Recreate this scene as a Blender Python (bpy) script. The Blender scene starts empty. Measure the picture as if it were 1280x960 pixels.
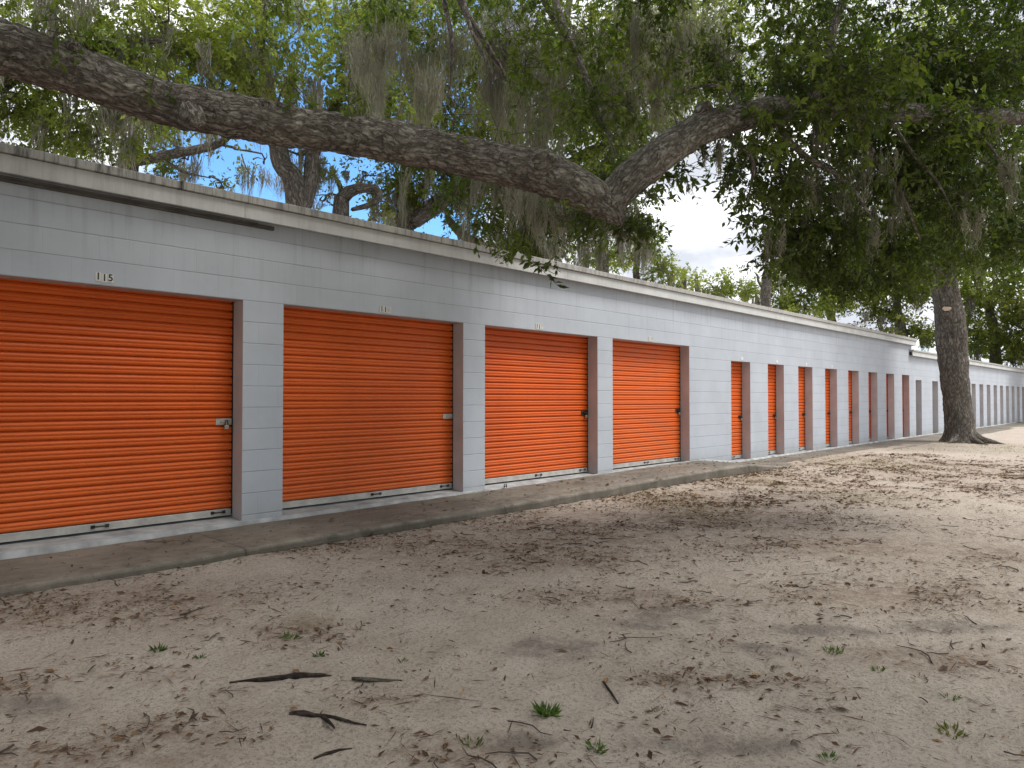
import bpy, math, random
import numpy as np
from mathutils import Vector

random.seed(7)
rng = np.random.default_rng(7)
scene = bpy.context.scene
COL = scene.collection
PI = math.pi

# ------------------------------------------------------------------ camera frame
F_PX = 934.0
TH = math.atan2(850.0, F_PX)            # angle between optical axis and the long wall (+X)
PITCH = math.atan2(18.0, F_PX)
CAM = np.array([0.0, -6.62, 1.35])
FW = np.array([math.cos(TH)*math.cos(PITCH), math.sin(TH)*math.cos(PITCH), math.sin(PITCH)])
RT = np.array([math.sin(TH), -math.cos(TH), 0.0])
UP = np.cross(RT, FW)

def at(px, py, z):
    """world point at a distance z along the view axis, on the ray of photo pixel (px, py)"""
    return CAM + z*(FW + RT*((px-640.0)/F_PX) + UP*((480.0-py)/F_PX))

# ------------------------------------------------------------------ noise
def _hash(ix, iy, seed):
    h = (ix.astype(np.int64)*374761393 + iy.astype(np.int64)*668265263 + seed*974711) & 0x7fffffff
    h = ((h ^ (h >> 13))*1274126177) & 0x7fffffff
    return ((h ^ (h >> 16)) & 0xffff)/65535.0

def vnoise(x, y, seed=0):
    ix = np.floor(x); iy = np.floor(y)
    fx = x-ix; fy = y-iy
    fx = fx*fx*(3-2*fx); fy = fy*fy*(3-2*fy)
    a = _hash(ix, iy, seed); b = _hash(ix+1, iy, seed)
    c = _hash(ix, iy+1, seed); d = _hash(ix+1, iy+1, seed)
    return (a*(1-fx)+b*fx)*(1-fy) + (c*(1-fx)+d*fx)*fy

def fbm(x, y, octv=4, seed=0):
    s = 0; a = 0.5; t = 0
    for k in range(octv):
        s = s + a*vnoise(x*2**k+17.3*k, y*2**k-9.1*k, seed+k); t += a; a *= 0.5
    return s/t

# ------------------------------------------------------------------ materials
class Mat:
    def __init__(self, name):
        self.m = bpy.data.materials.new(name); self.m.use_nodes = True
        self.nt = self.m.node_tree; self.n = self.nt.nodes; self.l = self.nt.links
        self.b = self.n['Principled BSDF']; self.out = self.n['Material Output']
    def node(self, t, **kw):
        n = self.n.new(t)
        for k, v in kw.items(): setattr(n, k, v)
        return n
    def link(self, a, b): self.l.new(a, b)
    def set(self, s, v):
        self.b.inputs[s].default_value = v
    def coord(self): 
        if not hasattr(self, '_tc'): self._tc = self.node('ShaderNodeTexCoord')
        return self._tc.outputs['Object']
    def attr(self, name, out='Fac'):
        a = self.node('ShaderNodeAttribute'); a.attribute_name = name; return a.outputs[out]
    def mapping(self, vec, scale=(1,1,1), loc=(0,0,0)):
        m = self.node('ShaderNodeMapping'); m.inputs['Scale'].default_value = scale; m.inputs['Location'].default_value = loc
        self.link(vec, m.inputs['Vector']); return m.outputs[0]
    def noise(self, vec, scale, detail=4, rough=.55, out='Fac'):
        n = self.node('ShaderNodeTexNoise'); n.inputs['Scale'].default_value = scale
        n.inputs['Detail'].default_value = detail; n.inputs['Roughness'].default_value = rough
        self.link(vec, n.inputs['Vector']); return n.outputs[out]
    def ramp(self, fac, stops):
        r = self.node('ShaderNodeValToRGB'); e = r.color_ramp.elements
        while len(e) < len(stops): e.new(0.5)
        for k, (p, c) in enumerate(stops):
            e[k].position = p; e[k].color = c if len(c) == 4 else (*c, 1)
        self.link(fac, r.inputs['Fac']); return r.outputs['Color']
    def mix(self, fac, a, b, mode='MIX'):
        m = self.node('ShaderNodeMix', data_type='RGBA', blend_type=mode)
        for s, v in ((m.inputs[0], fac), (m.inputs[6], a), (m.inputs[7], b)):
            if hasattr(v, 'links') or hasattr(v, 'is_linked'): self.link(v, s)
            elif isinstance(v, (int, float)): s.default_value = v
            else: s.default_value = (*v, 1) if len(v) == 3 else v
        return m.outputs[2]
    def math(self, op, a, b=None, c=None, clamp=False):
        m = self.node('ShaderNodeMath', operation=op, use_clamp=clamp)
        for k, v in enumerate((a, b, c)):
            if v is None: continue
            if isinstance(v, (int, float)): m.inputs[k].default_value = v
            else: self.link(v, m.inputs[k])
        return m.outputs[0]
    def bump(self, h, strength=.5, dist=.01, normal=None):
        b = self.node('ShaderNodeBump'); b.inputs['Strength'].default_value = strength
        b.inputs['Distance'].default_value = dist; self.link(h, b.inputs['Height'])
        if normal is not None: self.link(normal, b.inputs['Normal'])
        return b.outputs[0]
    def color(self, c): self.link(c, self.b.inputs['Base Color'])
    def normal(self, n): self.link(n, self.b.inputs['Normal'])

def g(v): return (v, v, v)

def mat_simple(name, col, rough=.6, metal=0, var=.15, scale=9, bump=0):
    M = Mat(name); c = M.coord()
    n = M.noise(c, scale, 5)
    M.color(M.ramp(n, [(.3, tuple(x*(1-var) for x in col)), (.7, tuple(min(1, x*(1+var)) for x in col))]))
    M.set('Roughness', rough); M.set('Metallic', metal)
    if bump: M.normal(M.bump(M.noise(c, scale*6, 4), bump, .003))
    return M.m

def mat_wall(name, col):
    M = Mat(name); c = M.coord()
    sep = M.node('ShaderNodeSeparateXYZ'); M.link(c, sep.inputs[0])
    x, y, z = sep.outputs
    along = M.math('ADD', x, y)
    # block courses: 0.2032 m high, one joint at z = 2.28 ; blocks 0.4064 m long, running bond
    zc = M.math('DIVIDE', M.math('SUBTRACT', z, 2.28 - 0.2032*20), 0.2032)
    row = M.math('FLOOR', zc)
    fz = M.math('FRACT', zc)
    dz = M.math('MULTIPLY', M.math('MINIMUM', fz, M.math('SUBTRACT', 1.0, fz)), 0.2032)
    off = M.math('MULTIPLY', M.math('MODULO', row, 2.0), 0.5)
    fx = M.math('FRACT', M.math('ADD', M.math('DIVIDE', along, 0.4064), off))
    dx = M.math('MULTIPLY', M.math('MINIMUM', fx, M.math('SUBTRACT', 1.0, fx)), 0.4064)
    wob = M.noise(c, 3.0, 3)
    def joint(d, w0):
        w = M.math('MULTIPLY', wob, w0)
        return M.math('SUBTRACT', 1.0, M.math('DIVIDE', d, w, clamp=True), clamp=True)
    jh = joint(dz, 0.0125)
    jv = M.math('MULTIPLY', joint(dx, 0.010), M.math('MULTIPLY', M.noise(c, .9, 2), .38))
    j = M.math('MAXIMUM', jh, jv)
    # each block a shade of its own, roller marks, grime
    wn = M.node('ShaderNodeTexWhiteNoise'); wn.noise_dimensions = '2D'
    cmb = M.node('ShaderNodeCombineXYZ')
    M.link(M.math('FLOOR', M.math('ADD', M.math('DIVIDE', along, 0.4064), off)), cmb.inputs[0]); M.link(row, cmb.inputs[1])
    M.link(cmb.outputs[0], wn.inputs['Vector'])
    blot = M.noise(c, 1.3, 6, .6)
    tone = M.math('ADD', M.math('MULTIPLY', wn.outputs[0], .10), M.math('MULTIPLY', blot, .9))
    base = M.ramp(tone, [(.25, tuple(v*.86 for v in col)), (.75, tuple(v*1.07 for v in col))])
    # rain streaks below the roof edge and splash dirt near the base
    st = M.noise(M.mapping(c, (5, 5, .35)), 2.2, 5, .65)
    hi = M.math('MULTIPLY', M.math('SUBTRACT', z, 2.15), .9, clamp=True)
    stf = M.math('MULTIPLY', M.math('MULTIPLY', M.math('SUBTRACT', st, .52, clamp=True), hi), 2.6, clamp=True)
    base = M.mix(stf, base, (.16, .165, .15))
    lo = M.math('SUBTRACT', 1.0, M.math('MULTIPLY', M.math('SUBTRACT', z, .12), 2.6, clamp=True), clamp=True)
    lof = M.math('MULTIPLY', M.math('MULTIPLY', lo, lo), M.math('MULTIPLY', M.noise(c, 7, 5, .7), 1.1))
    base = M.mix(lof, base, (.22, .21, .17))
    base = M.mix(M.math('MULTIPLY', j, .42), base, (.13, .135, .135))
    # small chips and scuffs
    ch = M.node('ShaderNodeTexVoronoi'); ch.inputs['Scale'].default_value = 2.3; M.link(c, ch.inputs['Vector'])
    chip = M.math('LESS_THAN', ch.outputs['Distance'], .028)
    base = M.mix(M.math('MULTIPLY', chip, M.math('GREATER_THAN', M.noise(c, .8, 1), .56)), base, (.15, .15, .14))
    M.color(base); M.set('Roughness', .72)
    fine = M.noise(c, 130, 4, .7)
    h = M.math('SUBTRACT', M.math('MULTIPLY', fine, .14), j)
    M.normal(M.bump(h, .55, .006))
    return M.m

def mat_door():
    M = Mat('orange_paint'); c = M.coord()
    n = M.noise(c, 1.1, 5, .6)
    fade = M.noise(M.mapping(c, (1.5, 1, 16)), 1.0, 4)
    base = M.ramp(n, [(.3, (.560, .078, .004)), (.7, (.660, .106, .007))])
    base = M.mix(M.math('MULTIPLY', fade, .22), base, (.62, .135, .018))
    oi = M.node('ShaderNodeObjectInfo')
    base = M.mix(M.math('MULTIPLY', oi.outputs['Random'], .30), base, (.70, .165, .030))
    dust = M.noise(M.mapping(c, (7, 1, .8)), 2.0, 6, .7)
    run = M.math('MULTIPLY', M.math('SUBTRACT', M.noise(M.mapping(c, (3.2, 1, .25)), 2.4, 6, .7), .56, clamp=True), 3, clamp=True)
    base = M.mix(M.math('MULTIPLY', run, .35), base, (.33, .075, .018))
    sep = M.node('ShaderNodeSeparateXYZ'); M.link(c, sep.inputs[0])
    low = M.math('SUBTRACT', 1.0, M.math('MULTIPLY', M.math('SUBTRACT', sep.outputs[2], .2), .9, clamp=True), clamp=True)
    base = M.mix(M.math('MULTIPLY', M.math('MULTIPLY', low, dust), .22), base, (.40, .20, .10))
    M.color(base)
    M.set('Specular IOR Level', .35)
    M.link(M.ramp(n, [(.3, g(.42)), (.7, g(.56))]), M.b.inputs['Roughness'])
    M.normal(M.bump(M.math('ADD', M.math('MULTIPLY', M.noise(c, 22, 3), .3), M.noise(c, 3.0, 3)), .30, .014))
    return M.m

def mat_fascia(name, col, dark, amount, xfade=True):
    M = Mat(name); c = M.coord()
    sep = M.node('ShaderNodeSeparateXYZ'); M.link(c, sep.inputs[0])
    st = M.noise(M.mapping(c, (9, 1, .9)), 2.0, 6, .72)
    big = M.noise(c, .45, 3)
    base = M.ramp(M.noise(c, 2.5, 6, .65), [(.3, tuple(v*.85 for v in col)), (.7, tuple(v*1.08 for v in col))])
    f = M.math('MULTIPLY', M.math('SUBTRACT', M.math('ADD', st, M.math('MULTIPLY', big, .35)), .62, clamp=True), amount*5, clamp=True)
    if xfade:
        near = M.math('SUBTRACT', 1.0, M.math('MULTIPLY', M.math('SUBTRACT', sep.outputs[0], 2.0), .085, clamp=True), clamp=True)
        f = M.math('MULTIPLY', f, M.math('ADD', M.math('MULTIPLY', near, .8), .2))
    M.color(M.mix(f, base, dark)); M.set('Roughness', .65)
    M.normal(M.bump(M.noise(c, 40, 4), .25, .004))
    return M.m

def mat_concrete():
    M = Mat('old_concrete'); c = M.coord()
    n1 = M.noise(c, .8, 7, .62); n2 = M.noise(c, 6, 6, .7)
    base = M.ramp(n1, [(.32, (.085, .074, .056)), (.55, (.155, .135, .108)), (.75, (.225, .195, .160))])
    base = M.mix(M.math('MULTIPLY', n2, .55), base, M.ramp(n2, [(.35, (.06, .055, .042)), (.7, (.24, .21, .175))]))
    sep = M.node('ShaderNodeSeparateXYZ'); M.link(c, sep.inputs[0])
    # control joints every 3.05 m and mossy dark edge
    fx = M.math('FRACT', M.math('DIVIDE', M.math('ADD', sep.outputs[0], M.math('MULTIPLY', n1, .05)), 3.05))
    d = M.math('MULTIPLY', M.math('MINIMUM', fx, M.math('SUBTRACT', 1.0, fx)), 3.05)
    j = M.math('LESS_THAN', d, .008)
    base = M.mix(M.math('MULTIPLY', j, .8), base, (.03, .028, .022))
    moss = M.math('MULTIPLY', M.math('SUBTRACT', M.noise(c, 2.1, 6, .7), .5, clamp=True), 2.2, clamp=True)
    base = M.mix(M.math('MULTIPLY', moss, .75), base, (.060, .060, .032))
    worn = M.math('MULTIPLY', M.math('SUBTRACT', M.noise(M.mapping(c, (.5, 2, 1)), 3.1, 7, .75), .53, clamp=True), 4, clamp=True)
    base = M.mix(M.math('MULTIPLY', worn, .55), base, (.30, .265, .22))
    wv = M.node('ShaderNodeVectorMath', operation='MULTIPLY_ADD'); M.link(M.noise(c, 2.5, 4, out='Color'), wv.inputs[0]); wv.inputs[1].default_value = (.5, .5, .1); M.link(c, wv.inputs[2])
    ck = M.node('ShaderNodeTexVoronoi', feature='DISTANCE_TO_EDGE'); ck.inputs['Scale'].default_value = .55; M.link(wv.outputs[0], ck.inputs['Vector'])
    crack = M.math('MULTIPLY', M.math('LESS_THAN', ck.outputs['Distance'], .0045), M.math('GREATER_THAN', M.noise(c, .7, 1), .50))
    base = M.mix(M.math('MULTIPLY', crack, .75), base, (.025, .022, .018))
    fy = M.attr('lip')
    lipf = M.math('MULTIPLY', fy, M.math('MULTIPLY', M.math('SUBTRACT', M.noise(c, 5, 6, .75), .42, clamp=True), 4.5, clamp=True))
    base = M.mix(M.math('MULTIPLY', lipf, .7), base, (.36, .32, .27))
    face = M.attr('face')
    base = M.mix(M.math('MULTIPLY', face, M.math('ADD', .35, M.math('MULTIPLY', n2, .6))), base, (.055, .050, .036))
    drift = M.math('MULTIPLY', M.math('SUBTRACT', M.noise(M.mapping(c, (.8, 1.6, 1)), 1.7, 6, .7), .50, clamp=True), 4, clamp=True)
    base = M.mix(M.math('MULTIPLY', drift, .40), base, (.38, .325, .27))
    M.color(base); M.set('Roughness', .9)
    M.normal(M.bump(M.math('SUBTRACT', M.math('ADD', n2, M.math('MULTIPLY', M.noise(c, 70, 4), .4)), j), .5, .01))
    return M.m

def mat_sand():
    M = Mat('sand'); c = M.coord()
    n1 = M.noise(c, .45, 6, .6); n2 = M.noise(c, 3.2, 6, .65); n3 = M.noise(c, 45, 5, .7); n4 = M.noise(c, 260, 3, .7)
    base = M.ramp(n1, [(.3, (.450, .380, .316)), (.5, (.555, .475, .400)), (.7, (.635, .555, .478))])
    base = M.mix(.45, base, M.ramp(n2, [(.3, (.365, .305, .252)), (.65, (.615, .540, .468))]))
    base = M.mix(M.math('MULTIPLY', M.math('SUBTRACT', n3, .50, clamp=True), 3.2, clamp=True), base, (.130, .098, .072))
    base = M.mix(M.math('MULTIPLY', M.math('SUBTRACT', n4, .58, clamp=True), 3.0, clamp=True), base, (.19, .15, .11))
    fl = M.noise(M.mapping(c, (1, 1, 1)), 95, 3, .6); patch = M.noise(c, 1.6, 4, .6)
    base = M.mix(M.math('MULTIPLY', M.math('MULTIPLY', M.math('SUBTRACT', fl, M.math('SUBTRACT', .71, M.math('MULTIPLY', patch, .22)), clamp=True), 12, clamp=True), .7), base, (.115, .078, .050))
    pale = M.noise(c, 60, 4, .7)
    base = M.mix(M.math('MULTIPLY', M.math('SUBTRACT', pale, .58, clamp=True), 3.5, clamp=True), base, (.62, .56, .48))
    litter = M.attr('litter')
    ln = M.noise(c, 9, 6, .75)
    base = M.mix(M.math('MULTIPLY', M.math('MULTIPLY', litter, M.math('MULTIPLY', M.math('SUBTRACT', ln, .35, clamp=True), 3.2, clamp=True)), .62), base, (.175, .098, .056))
    moss = M.attr('turf')
    base = M.mix(M.math('MULTIPLY', M.math('MULTIPLY', moss, M.math('MULTIPLY', M.math('SUBTRACT', ln, .36, clamp=True), 3.0, clamp=True)), .7), base, (.20, .165, .075))
    damp = M.attr('damp')
    dn = M.math('MULTIPLY', damp, M.math('MULTIPLY', M.math('SUBTRACT', M.noise(c, 6.5, 7, .75), .34, clamp=True), 4.5, clamp=True))
    base = M.mix(M.math('MULTIPLY', dn, .60), base, (.125, .110, .100))
    M.color(base); M.set('Roughness', .95); M.set('Specular IOR Level', .25)
    h = M.math('ADD', M.math('MULTIPLY', n3, 1.0), M.math('ADD', M.math('MULTIPLY', n4, .3), M.math('MULTIPLY', M.noise(c, 14, 5, .6), 1.1)))
    M.normal(M.bump(h, .9, .024))
    return M.m

def mat_bark(name, light, dark, scale=32., stretch=.5, bump=.9, dist=.02):
    M = Mat(name)
    v0 = M.attr('barkco', 'Vector')
    def warp(v, sc, amp):
        w = M.noise(v, sc, 3, out='Color')
        a = M.node('ShaderNodeVectorMath', operation='MULTIPLY_ADD'); M.link(w, a.inputs[0]); a.inputs[1].default_value = amp; M.link(v, a.inputs[2]); return a.outputs[0]
    v = warp(v0, 5.0, (.10, .10, .16))
    v = warp(v, scale*.9, (.85/scale, .85/scale, 1.3/scale))
    v = M.mapping(v, (1, 1, stretch))
    vor = M.node('ShaderNodeTexVoronoi', feature='DISTANCE_TO_EDGE'); vor.inputs['Scale'].default_value = scale; M.link(v, vor.inputs['Vector'])
    vs_ = M.mapping(v, (1, 1, .45))
    def ridged(sc, k):
        n = M.noise(vs_, sc, 3, .6); return M.math('MULTIPLY', M.math('ABSOLUTE', M.math('SUBTRACT', n, .5)), k, clamp=True)
    r1 = ridged(scale*.55, 11); r2 = ridged(scale*1.15, 9)
    plates = M.math('MULTIPLY', vor.outputs['Distance'], 3.2, clamp=True)
    ridge = M.math('MULTIPLY', M.math('ADD', M.math('MULTIPLY', r1, .55), .45), M.math('ADD', M.math('MULTIPLY', r2, .5), M.math('MULTIPLY', plates, .5)))
    fine = M.noise(v, scale*2.6, 6, .8)
    lich = M.noise(v0, 9, 7, .75); big = M.noise(v0, 1.6, 4, .6)
    t = M.math('ADD', M.math('MULTIPLY', ridge, .62), M.math('ADD', M.math('MULTIPLY', fine, .34), M.math('MULTIPLY', big, .30)))
    base = M.ramp(t, [(.30, tuple(x*.38 for x in dark)), (.50, dark), (.72, tuple((a+b)/2 for a, b in zip(light, dark))), (1.0, light)])
    lf_ = M.math('MULTIPLY', M.math('MULTIPLY', M.math('SUBTRACT', lich, .50, clamp=True), 4.0, clamp=True), M.math('ADD', M.math('MULTIPLY', ridge, .7), .1))
    base = M.mix(M.math('MULTIPLY', lf_, .75), base, (light[0]*1.1, light[1]*1.2, light[2]*1.08))
    M.color(base); M.set('Roughness', .92); M.set('Specular IOR Level', .2)
    h = M.math('ADD', M.math('MULTIPLY', ridge, 1.0), M.math('MULTIPLY', fine, .5))
    M.normal(M.bump(h, bump, dist))
    return M.m

def mat_leaf(name, c0, c1, c2, trans=.42, gloss=.45, ttint=(1.5, 1.55, .55)):
    M = Mat(name)
    t = M.attr('tint')
    col = M.ramp(t, [(0., c0), (.5, c1), (1., c2)])
    M.color(col); M.set('Roughness', gloss); M.set('Specular IOR Level', .35)
    tr = M.node('ShaderNodeBsdfTranslucent')
    tcol = M.mix(1.0, col, ttint, 'MULTIPLY')
    M.link(tcol, tr.inputs['Color'])
    ms = M.node('ShaderNodeMixShader'); ms.inputs[0].default_value = trans
    M.link(M.b.outputs[0], ms.inputs[1]); M.link(tr.outputs[0], ms.inputs[2])
    M.link(ms.outputs[0], M.out.inputs['Surface'])
    return M.m

WALL = mat_wall('painted_block_wall', (.440, .478, .530))
JAMB = mat_simple('jamb_bounce_tint', (.490, .465, .470), .7, var=.12, scale=3, bump=.15)  # warm tint puts light bounced from doors and sand into the colour
DOOR = mat_door()
GREYDOOR = mat_simple('grey_door_paint', (.34, .33, .33), .55, 0, .15, 3, .1)
FASCIA = mat_fascia('white_fascia_board', (.54, .55, .54), (.20, .195, .17), .26)
CAPM = mat_fascia('stained_roof_edge', (.40, .395, .37), (.045, .042, .036), 1.0)
SILL = mat_simple('pale_sill_paint', (.315, .325, .33), .85, 0, .38, 5, .6)
CONC = mat_concrete()
SAND = mat_sand()
ALU = mat_simple('worn_aluminium', (.40, .39, .365), .6, .2, .25, 8)
STEEL = mat_simple('galvanised_steel', (.46, .44, .40), .55, .25, .25, 20)
DARKM = mat_simple('dark_iron', (.045, .042, .04), .5, .6, .3, 20)
BRASS = mat_simple('padlock_metal', (.40, .36, .30), .4, .8, .2, 30)
GAP = mat_simple('gap_shade', (.02, .018, .017), .8)  # shade of the door gaps as a colour, also on the guide tracks
TRIM = mat_simple('dark_trim_wood', (.085, .078, .07), .85, 0, .4, 5)
ROOFM = mat_simple('grey_roof_felt', (.33, .32, .30), .9, 0, .3, 2, .3)
PLATEM = mat_simple('sticker_white', (.62, .63, .60), .6, 0, .08, 30)
INK = mat_simple('black_ink', (.02, .02, .02), .6)
BARK_NEAR = mat_bark('oak_bark', (.540, .512, .458), (.190, .168, .142), 26., .55, 1.0, .03)
BARK = mat_bark('oak_bark_far', (.310, .280, .245), (.120, .104, .088), 15., .45, 1.0, .045)
LEAF_NEAR = mat_leaf('oak_leaf', (.040, .066, .015), (.082, .125, .027), (.155, .200, .046), .44)
LEAF_MID = mat_leaf('oak_leaf_mid', (.060, .085, .018), (.120, .148, .030), (.205, .218, .055), .50)
LEAF_LIT = mat_leaf('oak_leaf_lit', (.090, .125, .027), (.170, .212, .050), (.280, .308, .098), .54)  # brighter, yellower copy of the oak leaf, sunlight put into its colour
MOSS = mat_leaf('spanish_moss', (.190, .188, .145), (.285, .280, .220), (.390, .382, .310), .38, .9, (1.1, 1.08, .95))
DRY = mat_leaf('dry_leaf', (.062, .034, .020), (.150, .082, .042), (.390, .225, .105), .15, .8)
TWIG = mat_simple('twig_bark', (.060, .046, .038), .9, 0, .35, 20)
GRASS = mat_leaf('grass_blade', (.060, .085, .018), (.110, .140, .032), (.230, .205, .080), .35, .6)
WEEDM = mat_leaf('weed_leaf', (.045, .095, .018), (.075, .150, .026), (.120, .200, .045), .35, .55)
CUT = mat_simple('cut_wood', (.52, .42, .32), .8, 0, .15, 20)

# ------------------------------------------------------------------ object helpers
def props(o, label=None, cat=None, group=None, kind=None):
    if label: o['label'] = label
    if cat: o['category'] = cat
    if group: o['group'] = group
    if kind: o['kind'] = kind
    return o

def empty(name, loc=(0, 0, 0), label=None, cat=None, group=None):
    o = bpy.data.objects.new(name, None); COL.objects.link(o); o.location = [float(v) for v in loc]
    o.empty_display_size = .2
    return props(o, label, cat, group)

def link_mesh(name, me, mat, parent=None):
    o = bpy.data.objects.new(name, me); COL.objects.link(o)
    if mat is not None: me.materials.append(mat)
    if parent is not None:
        o.parent = parent
        # geometry is given in world space: take the parent's offset out
        o.location = -parent_world(parent)
    return o

def parent_world(p):
    v = Vector((0, 0, 0))
    while p is not None:
        v += p.location; p = p.parent
    return v

class MB:
    """collects boxes, prisms and tubes into one mesh"""
    def __init__(self): self.v = []; self.f = []; self.smooth = []
    def quad(self, *pts, smooth=False):
        i = len(self.v); self.v += [tuple(map(float, p)) for p in pts]; self.f.append(tuple(range(i, i+len(pts)))); self.smooth.append(smooth)
    def box(self, x0, x1, y0, y1, z0, z1, bev=0):
        if bev <= 0:
            i = len(self.v)
            self.v += [(x, y, z) for z in (z0, z1) for y in (y0, y1) for x in (x0, x1)]
            for q in ((0,2,3,1), (4,5,7,6), (0,1,5,4), (2,6,7,3), (0,4,6,2), (1,3,7,5)):
                self.f.append(tuple(i+k for k in q)); self.smooth.append(False)
            return
        # chamfered box: every corner split in three
        i = len(self.v); idx = {}
        X = (x0, x1); Y = (y0, y1); Z = (z0, z1)
        for a in (0,1):
            for b in (0,1):
                for c in (0,1):
                    sx = bev if a == 0 else -bev; sy = bev if b == 0 else -bev; sz = bev if c == 0 else -bev
                    for k, p in enumerate(((X[a], Y[b]+sy, Z[c]+sz), (X[a]+sx, Y[b], Z[c]+sz), (X[a]+sx, Y[b]+sy, Z[c]))):
                        idx[a,b,c,k] = len(self.v); self.v.append(p)
        def F(*q): self.f.append(tuple(q)); self.smooth.append(False)
        for a in (0,1): F(*[idx[a,b,c,0] for b,c in ((0,0),(1,0),(1,1),(0,1))][::(1 if a else -1)])
        for b in (0,1): F(*[idx[a,b,c,1] for a,c in ((0,0),(1,0),(1,1),(0,1))][::(-1 if b else 1)])
        for c in (0,1): F(*[idx[a,b,c,2] for a,b in ((0,0),(1,0),(1,1),(0,1))][::(1 if c else -1)])
        for a in (0,1):
            for b in (0,1): F(idx[a,b,0,0], idx[a,b,1,0], idx[a,b,1,1], idx[a,b,0,1])
        for a in (0,1):
            for c in (0,1): F(idx[a,0,c,0], idx[a,1,c,0], idx[a,1,c,2], idx[a,0,c,2])
        for b in (0,1):
            for c in (0,1): F(idx[0,b,c,1], idx[1,b,c,1], idx[1,b,c,2], idx[0,b,c,2])
        for a in (0,1):
            for b in (0,1):
                for c in (0,1): F(idx[a,b,c,0], idx[a,b,c,1], idx[a,b,c,2])
    def tube(self, pts, rad, n=8, cap=True):
        P = [Vector(p) for p in pts]
        if not hasattr(rad, '__len__'): rad = [rad]*len(P)
        base = len(self.v); u = None
        for k, p in enumerate(P):
            t = (P[min(k+1, len(P)-1)] - P[max(k-1, 0)]).normalized()
            if u is None: u = t.orthogonal().normalized()
            u = (u - t*u.dot(t)).normalized(); w = t.cross(u)
            for j in range(n):
                a = 2*PI*j/n
                self.v.append(tuple(p + (u*math.cos(a)+w*math.sin(a))*rad[k]))
        for k in range(len(P)-1):
            for j in range(n):
                a = base+k*n+j; b = base+k*n+(j+1) % n
                self.f.append((a, b, b+n, a+n)); self.smooth.append(True)
        if cap:
            self.f.append(tuple(base+j for j in range(n))[::-1]); self.smooth.append(False)
            self.f.append(tuple(base+(len(P)-1)*n+j for j in range(n))); self.smooth.append(False)
    def build(self, name, mat, parent=None):
        me = bpy.data.meshes.new(name); me.from_pydata(self.v, [], self.f); me.update()
        me.polygons.foreach_set('use_smooth', self.smooth)
        return link_mesh(name, me, mat, parent)

def np_mesh(name, V, Fq, smooth=False, attrs=()):
    """V (n,3), Fq (m,k) with k = 3 or 4; attrs: (name, type, array)"""
    me = bpy.data.meshes.new(name)
    m, k = Fq.shape
    me.vertices.add(len(V)); me.vertices.foreach_set('co', np.ascontiguousarray(V, dtype=np.float32).ravel())
    me.loops.add(m*k); me.loops.foreach_set('vertex_index', np.ascontiguousarray(Fq, dtype=np.int32).ravel())
    me.polygons.add(m); me.polygons.foreach_set('loop_start', np.arange(0, m*k, k, dtype=np.int32))
    me.polygons.foreach_set('loop_total', np.full(m, k, dtype=np.int32))
    me.polygons.foreach_set('use_smooth', np.full(m, smooth))
    for an, ty, arr in attrs:
        a = me.attributes.new(an, ty, 'POINT')
        a.data.foreach_set('vector' if ty == 'FLOAT_VECTOR' else 'value', np.ascontiguousarray(arr, dtype=np.float32).ravel())
    me.update(); me.validate()
    return me

# ------------------------------------------------------------------ ground
def sidewalk_z(x):
    return np.interp(x, [-40, 1.5, 6.7, 10.4, 12.2, 13.7, 26, 90], [.14, .145, .185, .225, .235, .10, .115, .13])
def sidewalk_y(x):
    return -np.interp(x, [-40, 11.5, 15.0, 90], [.97, .97, 1.22, 1.25])

# stains and litter beds of the yard, at places measured from the photograph
def ground_pt(px, py, zg=0.03):
    d = FW + RT*((px-640.0)/F_PX) + UP*((480.0-py)/F_PX)
    t = (zg-CAM[2])/d[2]
    return CAM + t*d

def ellipses(X, Y, lst):
    s = np.zeros_like(X)
    for px, py, rx, ry in lst:
        c = ground_pt(px, py)
        a = ground_pt(px+rx, py); b = ground_pt(px, py-ry)
        ux = a-c; uy = b-c; lx = np.linalg.norm(ux); ly = np.linalg.norm(uy)
        ex = ((X-c[0])*ux[0] + (Y-c[1])*ux[1])/lx**2
        vy = np.array([-ux[1], ux[0]])/lx
        ey = ((X-c[0])*vy[0] + (Y-c[1])*vy[1])/ly
        s = np.maximum(s, np.exp(-(ex**2+ey**2)))
    return s

LITTER_BEDS = [(730,660,150,26), (900,640,160,24), (620,690,160,20), (700,700,110,14), (60,760,110,26), (190,760,130,20), (210,910,90,20),
               (120,940,160,18), (300,690,200,10), (520,650,160,12), (380,790,70,14), (780,750,120,12), (860,850,110,10), (1000,600,120,14),
               (1130,590,120,14), (1250,590,90,16), (960,850,70,8), (1120,740,160,14), (1020,680,160,14), (590,940,90,24), (20,860,50,14), (470,870,40,16), (440,660,140,10), (1240,690,80,10), (1180,820,140,12)]
TURF_BEDS = [(820,625,60,14), (960,605,70,10), (1060,580,90,7), (880,640,70,12), (1130,560,80,5), (1240,560,60,8), (1070,622,60,6), (390,775,40,8)]
DAMP_BEDS = [(690,812,75,16), (850,765,70,10), (970,812,70,10), (800,780,50,9), (40,880,60,12), (1040,785,80,9), (640,925,70,14), (900,930,150,14), (1200,780,90,9)]

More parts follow.
